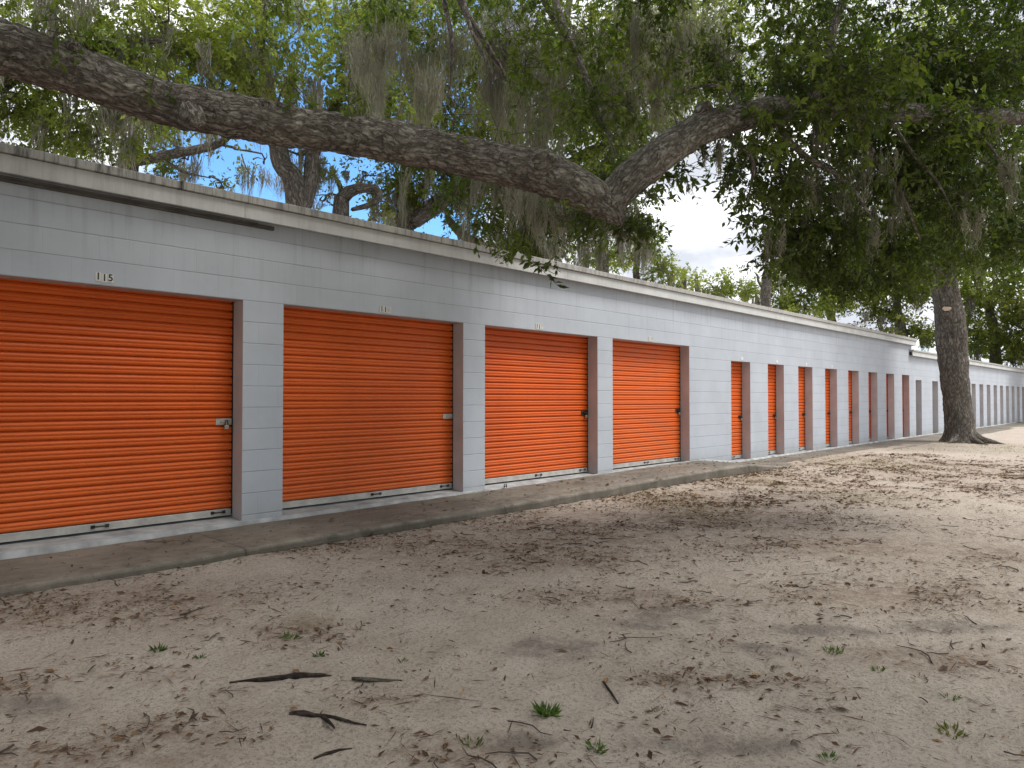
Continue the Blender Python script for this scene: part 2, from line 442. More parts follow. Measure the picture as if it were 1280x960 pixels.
def litter_f(x, y): return ellipses(x, y, LITTER_BEDS)
def ground_z(x, y):
    base = np.interp(y, [-60, -7, -3.0, -1.0, 40], [-.05, 0.0, .035, .075, .075])
    base = base + np.interp(x, [-20, 12.5, 16, 90], [0, 0, .025, .04])*np.interp(y, [-6, -1.2], [0, 1])
    near = np.exp(-((x-5)**2+(y+4)**2)/700.)
    bumps = (fbm(x*.9, y*.9, 3, 11)-.5)*.05 + (fbm(x*4.2, y*4.2, 4, 3)-.5)*.045 + (fbm(x*14, y*14, 2, 5)-.5)*.024
    z = base + bumps*near*np.interp(y, [-2.0, -1.0], [1, .35])
    return np.where(y > -.7, -.1, z)

def axis(lo, hi, fine_lo, fine_hi, step, growth=1.18):
    a = list(np.arange(fine_lo, fine_hi, step)); s = step; v = a[-1]
    while v < hi: s *= growth; v += s; a.append(v)
    s = step; v = a[0]; b = []
    while v > lo: s *= growth; v -= s; b.append(v)
    return np.array(b[::-1]+a)

gx = axis(-500, 700, -1.0, 13.0, .045); gy = axis(-500, 500, -6.6, -.6, .04)
GX, GY = np.meshgrid(gx, gy, indexing='ij')
GZ = ground_z(GX, GY)
nx, ny = GX.shape
ii = np.arange(nx*ny).reshape(nx, ny)
Fg = np.stack([ii[:-1,:-1], ii[1:,:-1], ii[1:,1:], ii[:-1,1:]], -1).reshape(-1, 4)
Vg = np.stack([GX, GY, GZ], -1).reshape(-1, 3)
nz = fbm(GX*2.3, GY*2.3, 4, 31)
lit = np.clip(litter_f(GX, GY)*1.2*(.35+1.3*nz), 0, 1)
turf = np.clip(ellipses(GX, GY, TURF_BEDS)*(.4+1.3*fbm(GX*3, GY*3, 3, 77)), 0, 1)
damp = np.clip((ellipses(GX, GY, DAMP_BEDS)*(.35+1.5*fbm(GX*3.1, GY*3.1, 4, 55))-.42)*3.2, 0, 1)
me = np_mesh('ground', Vg, Fg, True, [('litter', 'FLOAT', lit), ('turf', 'FLOAT', turf), ('damp', 'FLOAT', damp)])
props(link_mesh('ground', me, SAND), kind='structure')

# sidewalk: a raised slab with a rough, rounded front edge
sx = np.concatenate([np.arange(-14, 30, .05), np.arange(30, 90, .8)])
prof = []
zt = sidewalk_z(sx); yf = sidewalk_y(sx)
wob = (fbm(sx*1.3, sx*0+2, 4, 8)-.5)*.07 + (fbm(sx*6, sx*0+4, 3, 9)-.5)*.05
wz = (fbm(sx*3, sx*0+6, 3, 19)-.5)*.012
rows = [(np.full_like(sx, .02), zt), (yf*.5, zt-.006+wz*.5), (yf+.05+wob, zt-.014+wz), (yf+.015+wob, zt-.022+wz), (yf+wob, zt-.045+wz), (yf-.012+wob*1.2, zt*0-.06)]
Vs = np.stack([np.stack([sx, r[0], r[1]], -1) for r in rows], 1).reshape(-1, 3)
ns = len(rows); jj = np.arange(len(sx)*ns).reshape(len(sx), ns)
Fs = np.stack([jj[:-1,:-1], jj[:-1,1:], jj[1:,1:], jj[1:,:-1]], -1).reshape(-1, 4)
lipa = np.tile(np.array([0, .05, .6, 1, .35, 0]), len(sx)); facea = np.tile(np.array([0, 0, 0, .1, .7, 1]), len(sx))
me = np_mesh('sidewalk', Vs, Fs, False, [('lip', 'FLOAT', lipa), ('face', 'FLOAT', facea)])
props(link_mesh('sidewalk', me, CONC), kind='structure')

# ------------------------------------------------------------------ storage buildings
def corrugated(x0, x1, y, z0, z1, n_period):
    """roll-up curtain: two soft ribs and a deep groove per period, as one mesh"""
    prof = [(0, .012), (.03, .012), (.085, -.003), (.16, -.0085), (.32, -.011), (.45, -.0095), (.49, -.0065), (.53, -.0065), (.57, -.0095), (.70, -.011), (.86, -.0075), (.93, -.002), (.975, .012)]
    zs, ys = [], []
    H = (z1-z0)/n_period
    for k in range(n_period):
        for t, dy in prof:
            zs.append(z0+(k+t)*H); ys.append(y+dy*1.5)
    zs.append(z1); ys.append(y+.0175)
    xs = np.linspace(x0, x1, 9)
    V = []
    for x in xs:
        w = (vnoise(np.array([x*.8+z0]), np.array([y]), 4)[0]-.5)*.004
        V += [(x, yy+w, zz) for yy, zz in zip(ys, zs)]
    n = len(zs); ii = np.arange(len(xs)*n).reshape(len(xs), n)
    F = np.stack([ii[:-1,:-1], ii[1:,:-1], ii[1:,1:], ii[:-1,1:]], -1).reshape(-1, 4)
    return np_mesh('roll_up_door', np.array(V), F, False)

def pull_handle(x, y, z, parent):
    m = MB(); h = .055
    m.tube([(x-h, y+.006, z), (x-h, y-.02, z+.004), (x-h*.6, y-.032, z+.004), (x+h*.6, y-.032, z+.004), (x+h, y-.02, z+.004), (x+h, y+.006, z)], .0075, 6)
    m.box(x-h-.016, x-h+.016, y-.004, y+.006, z-.014, z+.014); m.box(x+h-.016, x+h+.016, y-.004, y+.006, z-.014, z+.014)
    return m.build('handle', DARKM, parent)

def latch(x, y, z, parent, dark=False):
    """slide bolt on a plate; its right end runs to the jamb"""
    m = MB()
    m.box(x-.155, x, y-.022, y-.017, z-.030, z+.030)
    m.box(x-.08, x-.015, y-.030, y-.022, z-.014, z+.016)
    m.box(x-.07, x-.045, y-.036, y-.016, z-.020, z+.022)
    m.tube([(x-.11, y-.03, z), (x-.01, y-.03, z)], .008, 6)
    m.tube([(x-.03, y-.026, z-.002), (x-.03, y-.04, z-.002)], .012, 8)
    return m.build('latch', DARKM if dark else STEEL, parent)

def padlock(x, y, z, label):
    o = empty('padlock', (x, y, z), label, 'padlock', 'padlocks on the door latches')
    m = MB()
    m.box(x-.021, x+.021, y-.011, y+.011, z-.058, z-.016, .004); m.build('lock_body', BRASS, o)
    s = MB(); pts = [(x-.013, y, z-.02)] + [(x+.013*math.cos(a), y, z+.012+.014*math.sin(a)) for a in np.linspace(PI, 0, 7)] + [(x+.013, y, z-.02)]
    s.tube(pts, .0045, 6); s.build('shackle', DARKM, o)
    return o

def make_building(name, label, x0, x1, depth, ztop, openings, zbase, fas_h, cap_h, over, end_over):
    """openings: (xa, xb, zfloor, zlintel, kind)"""
    B = empty(name, (x0, 0, 0), label, 'storage building', None)
    ops = sorted(openings)
    w = MB()
    D = .20
    x = x0
    for (a, b, zf, zl, kind) in ops:
        w.quad((x, 0, zbase), (a, 0, zbase), (a, 0, ztop), (x, 0, ztop))
        w.quad((a, 0, zl), (b, 0, zl), (b, 0, ztop), (a, 0, ztop))
        w.quad((a, 0, zbase), (b, 0, zbase), (b, 0, zf-.03), (a, 0, zf-.03))
        # inside faces: reveals and the soffit of the lintel
        jm = MB(); jm.v = [(a, 0, zf-.03), (a, D+.08, zf-.03), (a, 0, zl), (a, D+.08, zl), (b, 0, zl), (b, D+.08, zl), (b, 0, zf-.03), (b, D+.08, zf-.03)]
        jm.f = [(2, 3, 1, 0), (2, 4, 5, 3), (6, 7, 5, 4)]; jm.smooth = [False]*3
        jm.build('door_reveal', JAMB, B)
        x = b
    w.quad((x, 0, zbase), (x1, 0, zbase), (x1, 0, ztop), (x, 0, ztop))
    w.quad((x1, 0, zbase), (x1, depth, zbase), (x1, depth, ztop), (x1, 0, ztop))
    w.quad((x0, depth, zbase), (x0, 0, zbase), (x0, 0, ztop), (x0, depth, ztop))
    w.quad((x1, depth, zbase), (x0, depth, zbase), (x0, depth, ztop), (x1, depth, ztop))
    w.build('block_wall', WALL, B)
    # sills: one painted ledge per opening
    for (a, b, zf, zl, kind) in ops:
        s = MB()
        s.quad((a, -.0, zf-.03), (b, -.0, zf-.03), (b, D+.06, zf), (a, D+.06, zf))
        s.build('sill', SILL, B)
    # painted splash ledge at the foot of the wall
    xs = np.arange(x0+.01, min(x1, 45)-.01, .06)
    sz = sidewalk_z(xs)
    up = .05+(fbm(xs*1.7, xs*0, 3, 41)-.5)*.02
    top = np.where(xs < 12.3, np.minimum(.205, np.maximum(sz+.035, .195)), sz+.03)
    yo = -.045-(fbm(xs*5, xs*0+3, 3, 43)-.4)*.05
    rows = [(xs*0+.004, top), (xs*0-.012, top), (yo*.7, sz+.012), (yo, sz-.02)]
    V = np.stack([np.stack([xs, r[0], r[1]], -1) for r in rows], 1).reshape(-1, 3)
    q = np.arange(len(xs)*4).reshape(-1, 4)
    F = np.stack([q[:-1,:-1], q[:-1,1:], q[1:,1:], q[1:,:-1]], -1).reshape(-1, 4)
    link_mesh('base_ledge', np_mesh('base_ledge', V, F), SILL, B)
    # roof: fascia board, stained cap strip, felt
    zb = ztop-.06
    fa = MB(); L = x0-.3
    while L < x1+end_over-.01:
        R = min(L+4.88, x1+end_over)
        fa.box(L+.0015, R-.0015, -over, -over+.03, zb, zb+fas_h, .003); L = R
    fa.build('fascia', FASCIA, B)
    ca = MB(); L = x0-.3; k = 0
    while L < x1+end_over-.01:
        R = min(L+3.05, x1+end_over)
        ca.box(L+.001, R-.001, -over-.028, -over+.03, zb+fas_h+.003, zb+fas_h+cap_h+.004*math.sin(k*2.1), .004); L = R; k += 1
    ca.build('roof_edge_strip', CAPM, B)
    so = MB(); so.quad((x0-.3, -over+.028, zb+.03), (x1+end_over, -over+.028, zb+.03), (x1+end_over, .0, zb+.03), (x0-.3, .0, zb+.03))
    so.build('soffit', TRIM, B)
    ro = MB(); ro.box(x0-.3, x1+end_over, -over+.034, depth+.3, zb+fas_h-.02, zb+fas_h+cap_h-.02)
    ro.build('roof', ROOFM, B)
    ef = MB(); ef.box(x1+end_over-.03, x1+end_over-.003, -over+.035, depth+.29, zb, zb+fas_h-.024)
    ef.build('end_fascia', FASCIA, B)
    # doors
    for i, (a, b, zf, zl, kind) in enumerate(ops):
        npd = 26
        d = link_mesh('roll_up_door', corrugated(a+.012, b-.012, D, zf+.075, zl+.06, npd), DOOR if x0 < 0 else GREYDOOR, B)
        bb = MB()
        bb.box(a+.012, b-.012, D-.016, D+.02, zf+.012, zf+.072, .003); bb.box(a+.012, b-.012, D-.034, D-.017, zf+.012, zf+.018)
        bb.build('bottom_bar', ALU, d)
        gp = MB(); gp.box(a+.012, b-.012, D-.01, D+.03, zf+.001, zf+.011); gp.build('gap_strip', GAP, d)  # dark strip standing in for the shade in the gap under the bar
        for xx0, xx1 in ((a+.001, a+.010), (b-.010, b-.001)):
            t = MB(); t.box(xx0, xx1, D-.02, D+.07, zf+.002, zl-.002); t.build('guide_track', GAP, d)
        if kind == 'wide':
            pull_handle((a+b)/2+.05, D-.018, zf+.045, d); pull_handle(b-.14, D-.018, zf+.045, d)
            latch(b-.016, D, zf+.90, d, dark=(i >= 4))
        else:
            pull_handle((a+b)/2, D-.018, zf+.045, d)
            latch(b-.016, D, zf+.84, d, dark=True)
    return B

wide = [(-5.03, -2.59), (-2.19, .24+.41), (1.06, 3.50), (3.925, 6.385), (6.765, 9.19), (9.585, 11.97)]
wide[1] = (-1.785, .655)
ops1 = [(a, b, .23, 2.28, 'wide') for a, b in [(-4.63, -2.19), (-1.785, .655), (1.06, 3.50), (3.925, 6.385), (6.765, 9.19), (9.585, 11.97)]]
n1 = [(13.60, 14.45), (15.30, 16.14), (16.95, 17.81), (18.63, 19.46), (20.29, 21.12), (21.93, 22.73), (23.55, 24.35), (25.18, 25.97)]
ops1 += [(a, b, .135, 2.085, 'narrow') for a, b in n1]
ops2 = [(26.72, 27.42, .12, 1.95, 'narrow'), (28.80, 29.58, .12, 1.95, 'narrow')] + [(30.45+1.52*k, 31.23+1.52*k, .13, 1.95, 'narrow') for k in range(26)]

BA = make_building('storage_building', 'long grey painted block building with orange roll-up doors, nearest the camera', -6.0, 26.27, 6.0, 3.095, ops1, -.05, .138, .075, .10, .16)
BB_ = make_building('storage_building', 'lower grey block building continuing behind the oak trunk, narrow doors hidden in deep reveals', 26.275, 72.0, 6.0, 2.76, ops2, -.05, .14, .06, .11, .16)
# dark ledger board under the soffit at the near end, ending above the second door
tb = MB(); tb.box(-5.9, 3.80, -.035, -.002, 2.985, 3.02); tb.box(-5.9, 3.62, -.050, -.036, 3.005, 3.022); tb.build('ledger_board', TRIM, BA)
# bracket on the sill of the third door
fb = MB(); fb.box(7.05, 7.10, -.075, -.055, .215, .222); fb.tube([(7.055, -.065, .20), (7.055, -.065, .245), (7.095, -.065, .245), (7.095, -.065, .20)], .006, 6); fb.build('floor_bracket', DARKM, BA)

padlock(3.50-.016-.062, .2-.046, .23+.885, 'padlock hanging open-looped under the latch of the nearest wide orange door')
padlock(9.19-.016-.062, .2-.046, .23+.885, 'small padlock on the dark latch of the third wide orange door')
padlock(11.97-.016-.062, .2-.046, .23+.885, 'small padlock on the dark latch of the fourth wide orange door')
for k, w_ in ((0, 'first'), (1, 'second'), (2, 'third'), (3, 'fourth')):
    padlock(n1[k][1]-.016-.062, .2-.046, .135+.825, 'small padlock on the latch of the %s narrow orange door' % w_)

# number plates over the doors
def number_plate(x, z, text, tile_w, h, label, faded=()):
    o = empty('number_plate', (x, 0, z), label, 'number sign', 'number plates over the doors')
    n = max(1, len(text))
    for k in range(n):
        cx = x+(k-(n-1)/2)*tile_w
        m = MB(); dz = (.004, -.003, .001)[k % 3]
        m.box(cx-tile_w*.47, cx+tile_w*.47, -.005, -.001, z-h/2+dz, z+h/2+dz); m.build('number_tile', PLATEM, o)
        if k < len(text):
            cu = bpy.data.curves.new('digit', 'FONT'); cu.body = text[k]; cu.size = h*1.12; cu.align_x = 'CENTER'; cu.align_y = 'CENTER'; cu.extrude = .0006; cu.offset = .0015
            tmp = bpy.data.objects.new('digit', cu); COL.objects.link(tmp)
            me = bpy.data.meshes.new_from_object(tmp.evaluated_get(bpy.context.evaluated_depsgraph_get()))
            bpy.data.objects.remove(tmp); bpy.data.curves.remove(cu); me.materials.clear(); me.materials.append(STEEL if k in faded else INK)
            d = bpy.data.objects.new('digit', me); COL.objects.link(d)
            d.parent = o; d.location = Vector((cx, -.0068, z+dz)) - o.location; d.rotation_euler = (PI/2, 0, 0)
    return o
number_plate(2.28, 2.345, '115', .047, .072, 'white number tiles reading 115 above the nearest door')
number_plate(5.18, 2.335, '116', .05, .072, 'white number tiles reading 116, last digit faded, above the second door', faded=(2,))
number_plate(7.83, 2.335, '117', .05, .072, 'pale number tiles reading 117, last digit faded, above the third door', faded=(2,))
number_plate(10.68, 2.335, '118', .045, .072, 'pale weathered number tiles above the fourth wide door', faded=(0, 1, 2))
for k, w_ in enumerate(('first', 'second', 'third', 'fourth')):
    a, b = n1[k]
    number_plate((a+b)/2+.05, 2.14, '', .10, .065, 'small blank white tile above the %s narrow door' % w_)

# ------------------------------------------------------------------ trees
def catmull(P, R, step):
    P = np.array(P, float); R = np.array(R, float)
    Q = np.vstack([2*P[0]-P[1], P, 2*P[-1]-P[-2]])
    out = []; rad = []
    for i in range(len(P)-1):
        p0, p1, p2, p3 = Q[i:i+4]
        n = max(2, int(np.linalg.norm(p2-p1)/step))
        t = np.linspace(0, 1, n, endpoint=False)[:, None]
        out.append(.5*((2*p1)+(-p0+p2)*t+(2*p0-5*p1+4*p2-p3)*t**2+(-p0+3*p1-3*p2+p3)*t**3))
        tt = t[:, 0]; s = tt*tt*(3-2*tt)
        rad.append(R[i]*(1-s)+R[i+1]*s)
    out.append(P[-1:]); rad.append(R[-1:])
    return np.vstack(out), np.concatenate(rad)

class Wood:
    """tubes with an uneven, fissured surface; barkco is a seamless coordinate along each limb"""
    def __init__(self): self.V = []; self.F = []; self.A = []; self.n = 0
    def limb(self, P, R, step=.12, seg=10, lump=.10, rough=0.0, seed=0, flare=None):
        C, rad = catmull(P, R, step)
        T = np.gradient(C, axis=0); T /= np.linalg.norm(T, axis=1)[:, None]+1e-9
        u = np.cross(T[0], [.31, .2, .93]); u /= np.linalg.norm(u)
        us = []
        for t in T:
            u = u-t*np.dot(u, t); u /= np.linalg.norm(u)+1e-9; us.append(u)
        U = np.array(us); W = np.cross(T, U)
        L = np.concatenate([[0], np.cumsum(np.linalg.norm(np.diff(C, axis=0), axis=1))])
        a = np.linspace(0, 2*PI, seg, endpoint=False)
        ca, sa = np.cos(a), np.sin(a)
        X = np.repeat(L[:, None], seg, 1); r0 = np.repeat(rad[:, None], seg, 1)
        off = seed*7.31
        n1_ = fbm(X*1.6/(.3+4*rad.mean())+off, ca[None, :]*1.1+sa[None, :]*.7+off+X*.3, 3, 60+seed) - .5
        n1b = fbm(X*2.4+off+3, sa[None, :]*1.2-ca[None, :]*.6+off, 3, 61+seed) - .5
        r = r0*(1+lump*1.6*(n1_+n1b))
        if rough > 0:
            q = fbm(X*9+off, (ca[None, :]*1.0)*6*1.0+off+sa[None, :]*3, 3, 80+seed)
            q2 = fbm(X*16+off, (sa[None, :]*1.0)*9+off-ca[None, :]*5, 3, 81+seed)
            r = r + rough*(np.abs(q-.5)*2-.4) + rough*.6*(np.abs(q2-.5)*2-.4)
        if flare is not None:
            h, amt, lobes = flare
            e = np.exp(-X/h)
            r = r*(1+amt*e*(1+.55*np.cos(a*lobes+1.1)[None, :]))
        V = C[:, None, :]+r[..., None]*(ca[None, :, None]*U[:, None, :]+sa[None, :, None]*W[:, None, :])
        A = np.stack([ca[None, :]*r0, sa[None, :]*r0, X+off], -1)
        k = len(C); ii = np.arange(k*seg).reshape(k, seg)
        nxt = np.roll(ii, -1, axis=1)
        F = np.stack([ii[:-1], nxt[:-1], nxt[1:], ii[1:]], -1).reshape(-1, 4)+self.n
        # closing tip
        self.V.append(V.reshape(-1, 3)); self.A.append(A.reshape(-1, 3)); self.F.append(F); self.n += k*seg
        tip = C[-1]+T[-1]*rad[-1]*.8
        self.V.append(tip[None]); self.A.append(np.array([[0, 0, L[-1]+off]]))
        e = ii[-1]+self.n-k*seg
        self.F.append(np.stack([e, np.roll(e, -1), np.full(seg, self.n), np.full(seg, self.n)], -1)); self.n += 1
        return C
    def build(self, name, mat, parent=None):
        V = np.vstack(self.V); A = np.vstack(self.A); F = np.vstack(self.F)
        tri = F[:, 2] == F[:, 3]
        me = bpy.data.meshes.new(name)
        # mix of quads and triangles
        faces4 = F[~tri]; faces3 = F[tri][:, :3]
        idx = np.concatenate([faces4.ravel(), faces3.ravel()])
        tot = np.concatenate([np.full(len(faces4), 4), np.full(len(faces3), 3)])
        start = np.concatenate([[0], np.cumsum(tot)[:-1]])
        me.vertices.add(len(V)); me.vertices.foreach_set('co', V.astype(np.float32).ravel())
        me.loops.add(len(idx)); me.loops.foreach_set('vertex_index', idx.astype(np.int32))
        me.polygons.add(len(tot)); me.polygons.foreach_set('loop_start', start.astype(np.int32)); me.polygons.foreach_set('loop_total', tot.astype(np.int32))
        me.polygons.foreach_set('use_smooth', np.ones(len(tot), dtype=bool))
        at_ = me.attributes.new('barkco', 'FLOAT_VECTOR', 'POINT'); at_.data.foreach_set('vector', A.astype(np.float32).ravel())
        me.update(); me.validate()
        return link_mesh(name, me, mat, parent)

def unit(v): return v/(np.linalg.norm(v, axis=-1, keepdims=True)+1e-9)

class Leaves:
    def __init__(self): self.P = []; self.D = []; self.N = []; self.L = []; self.W = []; self.T = []
    def add(self, P, D, N, L, W, T):
        self.P.append(P); self.D.append(D); self.N.append(N); self.L.append(L); self.W.append(W); self.T.append(T)
    def clump(self, c, rad, n_leaf, size, droop=.35, per=11, sub=.34, tint=(.15, .75), tufts=None):
        """leafy twigs gathered in tufts inside an ellipsoid"""
        nt = tufts or max(3, n_leaf//170)
        d = unit(rng.normal(size=(nt, 3))); rr = rng.random(nt)**.45
        tc = d*rr[:, None]
        ns = max(1, n_leaf//per)
        k = rng.integers(0, nt, ns)
        scale = np.array(rad)
        p = np.array(c)+(tc[k]+rng.normal(size=(ns, 3))*sub*.55)*scale
        ax = unit(tc[k]*.6+rng.normal(size=(ns, 3))*.8+np.array([0, 0, -droop]))
        tl = size*rng.uniform(2.2, 4.2, ns)
        tt = rng.uniform(tint[0], tint[1], nt)[k]
        j = rng.random((ns, per))
        side = unit(np.cross(ax[:, None, :], rng.normal(size=(ns, per, 3))))
        P = p[:, None, :]+ax[:, None, :]*(j*tl[:, None])[..., None]
        D = unit(ax[:, None, :]*.55+side*.9+np.array([0, 0, -.25]))
        N = unit(rng.normal(size=(ns, per, 3))*.75+np.array([0, 0, .8]))
        N = unit(N-D*(N*D).sum(-1, keepdims=True))
        L = size*rng.uniform(.55, 1.3, (ns, per))*rng.uniform(.75, 1.2, ns)[:, None]; W = L*rng.uniform(.36, .52, (ns, per))
        T = np.clip(tt[:, None]+rng.normal(size=(ns, per))*.13, 0, 1)
        self.add(P.reshape(-1, 3), D.reshape(-1, 3), N.reshape(-1, 3), L.ravel(), W.ravel(), T.ravel())
        return p, ax, tl
    def build(self, name, mat, parent=None):
        P, D, N = (np.vstack(x) for x in (self.P, self.D, self.N))
        L, W, T = (np.concatenate(x) for x in (self.L, self.W, self.T))
        S = np.cross(D, N); m = P+D*(L*.46)[:, None]
        up = N*(W*.16)[:, None]; s = S*(W*.5)[:, None]
        V = np.stack([P, m+s+up, P+D*L[:, None], m-s+up], 1).reshape(-1, 3)
        b = np.arange(len(P))*4
        F = np.stack([np.stack([b, b+1, b+2], -1), np.stack([b, b+2, b+3], -1)], 1).reshape(-1, 3)
        me = np_mesh(name, V, F, False, [('tint', 'FLOAT', np.repeat(T, 4))])
        return link_mesh(name, me, mat, parent)

class Moss:
    def __init__(self): self.V = []; self.F = []; self.T = []; self.n = 0
    def hang(self, c, r, length, n, width=.008, seg=6, tint=None):
        """a beard of n strands under c (r: horizontal radius in metres)"""
        n = int(n*1.7); width = width*1.0; nw = max(3, n//14); kw = rng.integers(0, nw, n)
        ang = rng.uniform(0, 2*PI, nw)[kw]+rng.normal(size=n)*.22; q = np.clip(np.sqrt(rng.random(nw))[kw]+rng.normal(size=n)*.09, 0, 1.2)
        p = np.array(c)+np.stack([np.cos(ang)*q*r, np.sin(ang)*q*r, rng.uniform(-.25, .12, n)*length], -1)
        Ls = length*(.3+.7*rng.random(nw)[kw])*rng.uniform(.35, 1.0, n)*(1.08-.5*q)
        t = np.linspace(0, 1, seg+1)
        sway = rng.normal(size=(nw, 2))[kw]*.09+rng.normal(size=(n, 2))*.06
        fr = rng.uniform(3, 9, n); ph = rng.uniform(0, 6.3, n)
        conv = -(p[:, :2]-np.array(c)[:2])*.55
        x = p[:, 0:1]+(sway[:, :1]*Ls[:, None]+conv[:, :1])*t**1.3+np.sin(fr[:, None]*t+ph[:, None])*.034*t*min(1.5, length*2)+np.sin(fr[:, None]*3.7*t+ph[:, None]*2)*.013*t
        y = p[:, 1:2]+(sway[:, 1:]*Ls[:, None]+conv[:, 1:])*t**1.3+np.cos(fr[:, None]*t*.8+ph[:, None])*.034*t*min(1.5, length*2)+np.cos(fr[:, None]*4.3*t+ph[:, None]*3)*.013*t
        z = p[:, 2:3]-Ls[:, None]*t
        C = np.stack([x, y, z], -1)
        a2 = rng.uniform(0, PI, n); s = np.stack([np.cos(a2), np.sin(a2), np.zeros(n)], -1)
        w = width*rng.uniform(.5, 1.6, n)[:, None]*(1-.7*t**1.5)*(1+.55*np.sin(t*fr[:, None]*5+ph[:, None]))
        off = s[:, None, :]*(w*.5)[..., None]
        V = np.stack([C-off, C+off], 2).reshape(n, -1, 3)
        b = np.arange(seg)*2
        f = np.stack([b, b+1, b+3, b+2], -1)
        F = (f[None]+(np.arange(n)*2*(seg+1))[:, None, None]).reshape(-1, 4)+self.n
        T = np.repeat(np.clip((rng.uniform(.25, .8) if tint is None else tint)+rng.normal(size=n)*.15, 0, 1), 2*(seg+1))
        self.V.append(V.reshape(-1, 3)); self.F.append(F-self.n); self.T.append(T)
    def build(self, name, parent):
        if not self.V: return None
        for V, F, T in zip(self.V, self.F, self.T):
            link_mesh(name, np_mesh(name, V, F, False, [('tint', 'FLOAT', T)]), MOSS, parent)

def wander(a, b, n, amp, sag=0.0):
    a = np.array(a, float); b = np.array(b, float); L = np.linalg.norm(b-a)
    P = []
    for k in range(n+1):
        t = k/n; w = math.sin(PI*t)
        P.append(a+(b-a)*t+rng.normal(size=3)*amp*L*w+np.array([0, 0, sag*L*w]))
    return P

def branch_to(wood, src, rs, dst, re, amp=.10, seg=7, sag=.08, step=.25, n=4):
    P = wander(src, dst, n, amp, sag)
    R = np.linspace(rs, re, n+1)
    return wood.limb(P, R, step, seg, .12, seed=int(rng.integers(0, 50)))

# --- the near live oak: trunk left of the camera, its great limb crosses the picture -----------
oak = empty('live_oak', (-2.7, -3.9, 0), 'huge live oak whose rough limb crosses the whole picture above the orange doors', 'tree', 'oak trees')
tk = Wood()
tk.limb([(-2.75, -3.95, -.1), (-2.7, -3.9, .5), (-2.6, -3.75, 1.3), (-2.45, -3.6, 2.1), (-2.2, -3.6, 3.0), (-2.3, -4.0, 4.2), (-2.0, -4.6, 5.6), (-1.5, -5.2, 7.0)],
        [.62, .52, .46, .44, .36, .30, .22, .12], .06, 40, .10, .015, 1, flare=(.35, .5, 5))
tk.build('trunk', BARK_NEAR, oak)
lw = Wood()
def lp(px, py, z): return tuple(at(px, py, z))
limb_main = [(-2.5, -3.7, 2.0), (-1.7, -3.25, 2.62), (-.4, -2.6, 3.08)] + [lp(-60, 46, 4.0), lp(0, 60, 4.12), lp(60, 78, 4.22), lp(120, 98, 4.30), lp(180, 121, 4.38), lp(240, 136, 4.46), lp(300, 146, 4.55), lp(380, 160, 4.66), lp(460, 172, 4.78), lp(540, 187, 4.90), lp(620, 203, 5.02), lp(675, 215, 5.12), lp(715, 232, 5.20), lp(748, 250, 5.28)]
rpx = [.33, .27, .22, 72, 74, 70, 66, 63, 62, 61, 58, 57, 57, 57, 60, 58, 50]
zz = [0, 0, 0, 4.0, 4.12, 4.22, 4.30, 4.38, 4.46, 4.55, 4.66, 4.78, 4.90, 5.02, 5.12, 5.2, 5.28]
R = [r*.9 if z == 0 else r*.9*z/F_PX/2 for r, z in zip(rpx, zz)]
C1 = lw.limb(limb_main + [lp(768, 268, 5.30), lp(776, 279, 5.31)], R + [.085, .03], .016, 64, .10, .022, 2)
C2 = lw.limb([lp(735, 262, 5.28), lp(762, 250, 5.30), lp(790, 222, 5.36), lp(820, 197, 5.44), lp(855, 173, 5.54), lp(890, 156, 5.64), lp(930, 146, 5.78), lp(980, 136, 5.96), lp(1040, 134, 6.2), lp(1110, 140, 6.4), lp(1190, 143, 6.65), lp(1280, 146, 6.95), lp(1400, 140, 7.4), lp(1560, 120, 7.9)],
             [.06, .12, .138, .132, .124, .118, .112, .102, .094, .086, .08, .075, .06, .03], .016, 56, .11, .018, 3)
# knots and a broken stub
lw.limb([lp(672, 205, 5.02), lp(686, 200, 4.97), lp(694, 198, 4.93)], [.09, .065, .03], .015, 24, .25, .01, 4)
lw.limb([lp(236, 140, 4.40), lp(243, 150, 4.30), lp(246, 155, 4.26)], [.08, .06, .03], .015, 24, .25, .01, 5)
for px_, py_, z_, up_ in [(90, 66, 4.2, 1), (330, 139, 4.55, 1), (520, 170, 4.85, 1), (880, 140, 5.6, 1)]:
    lw.limb([lp(px_, py_, z_+.05), lp(px_+3, py_-7*up_, z_-.03), lp(px_+5, py_-13*up_, z_-.06)], [.075, .048, .018], .015, 20, .3, .012, int(rng.integers(5, 30)))
lw.build('limb', BARK_NEAR, oak)
st = Wood(); st.limb([lp(196, 141, 4.22), lp(215, 149, 4.18), lp(238, 162, 4.14)], [.012, .017, .009], .02, 10, .15, .002, 6); st.build('broken_twig', BARK, oak)

def near_branch(P, R, seg=12):
    w = Wood(); w.limb(P, R, .05, seg, .10, .004, int(rng.integers(0, 40))); return w.build('branch', BARK_NEAR, oak)
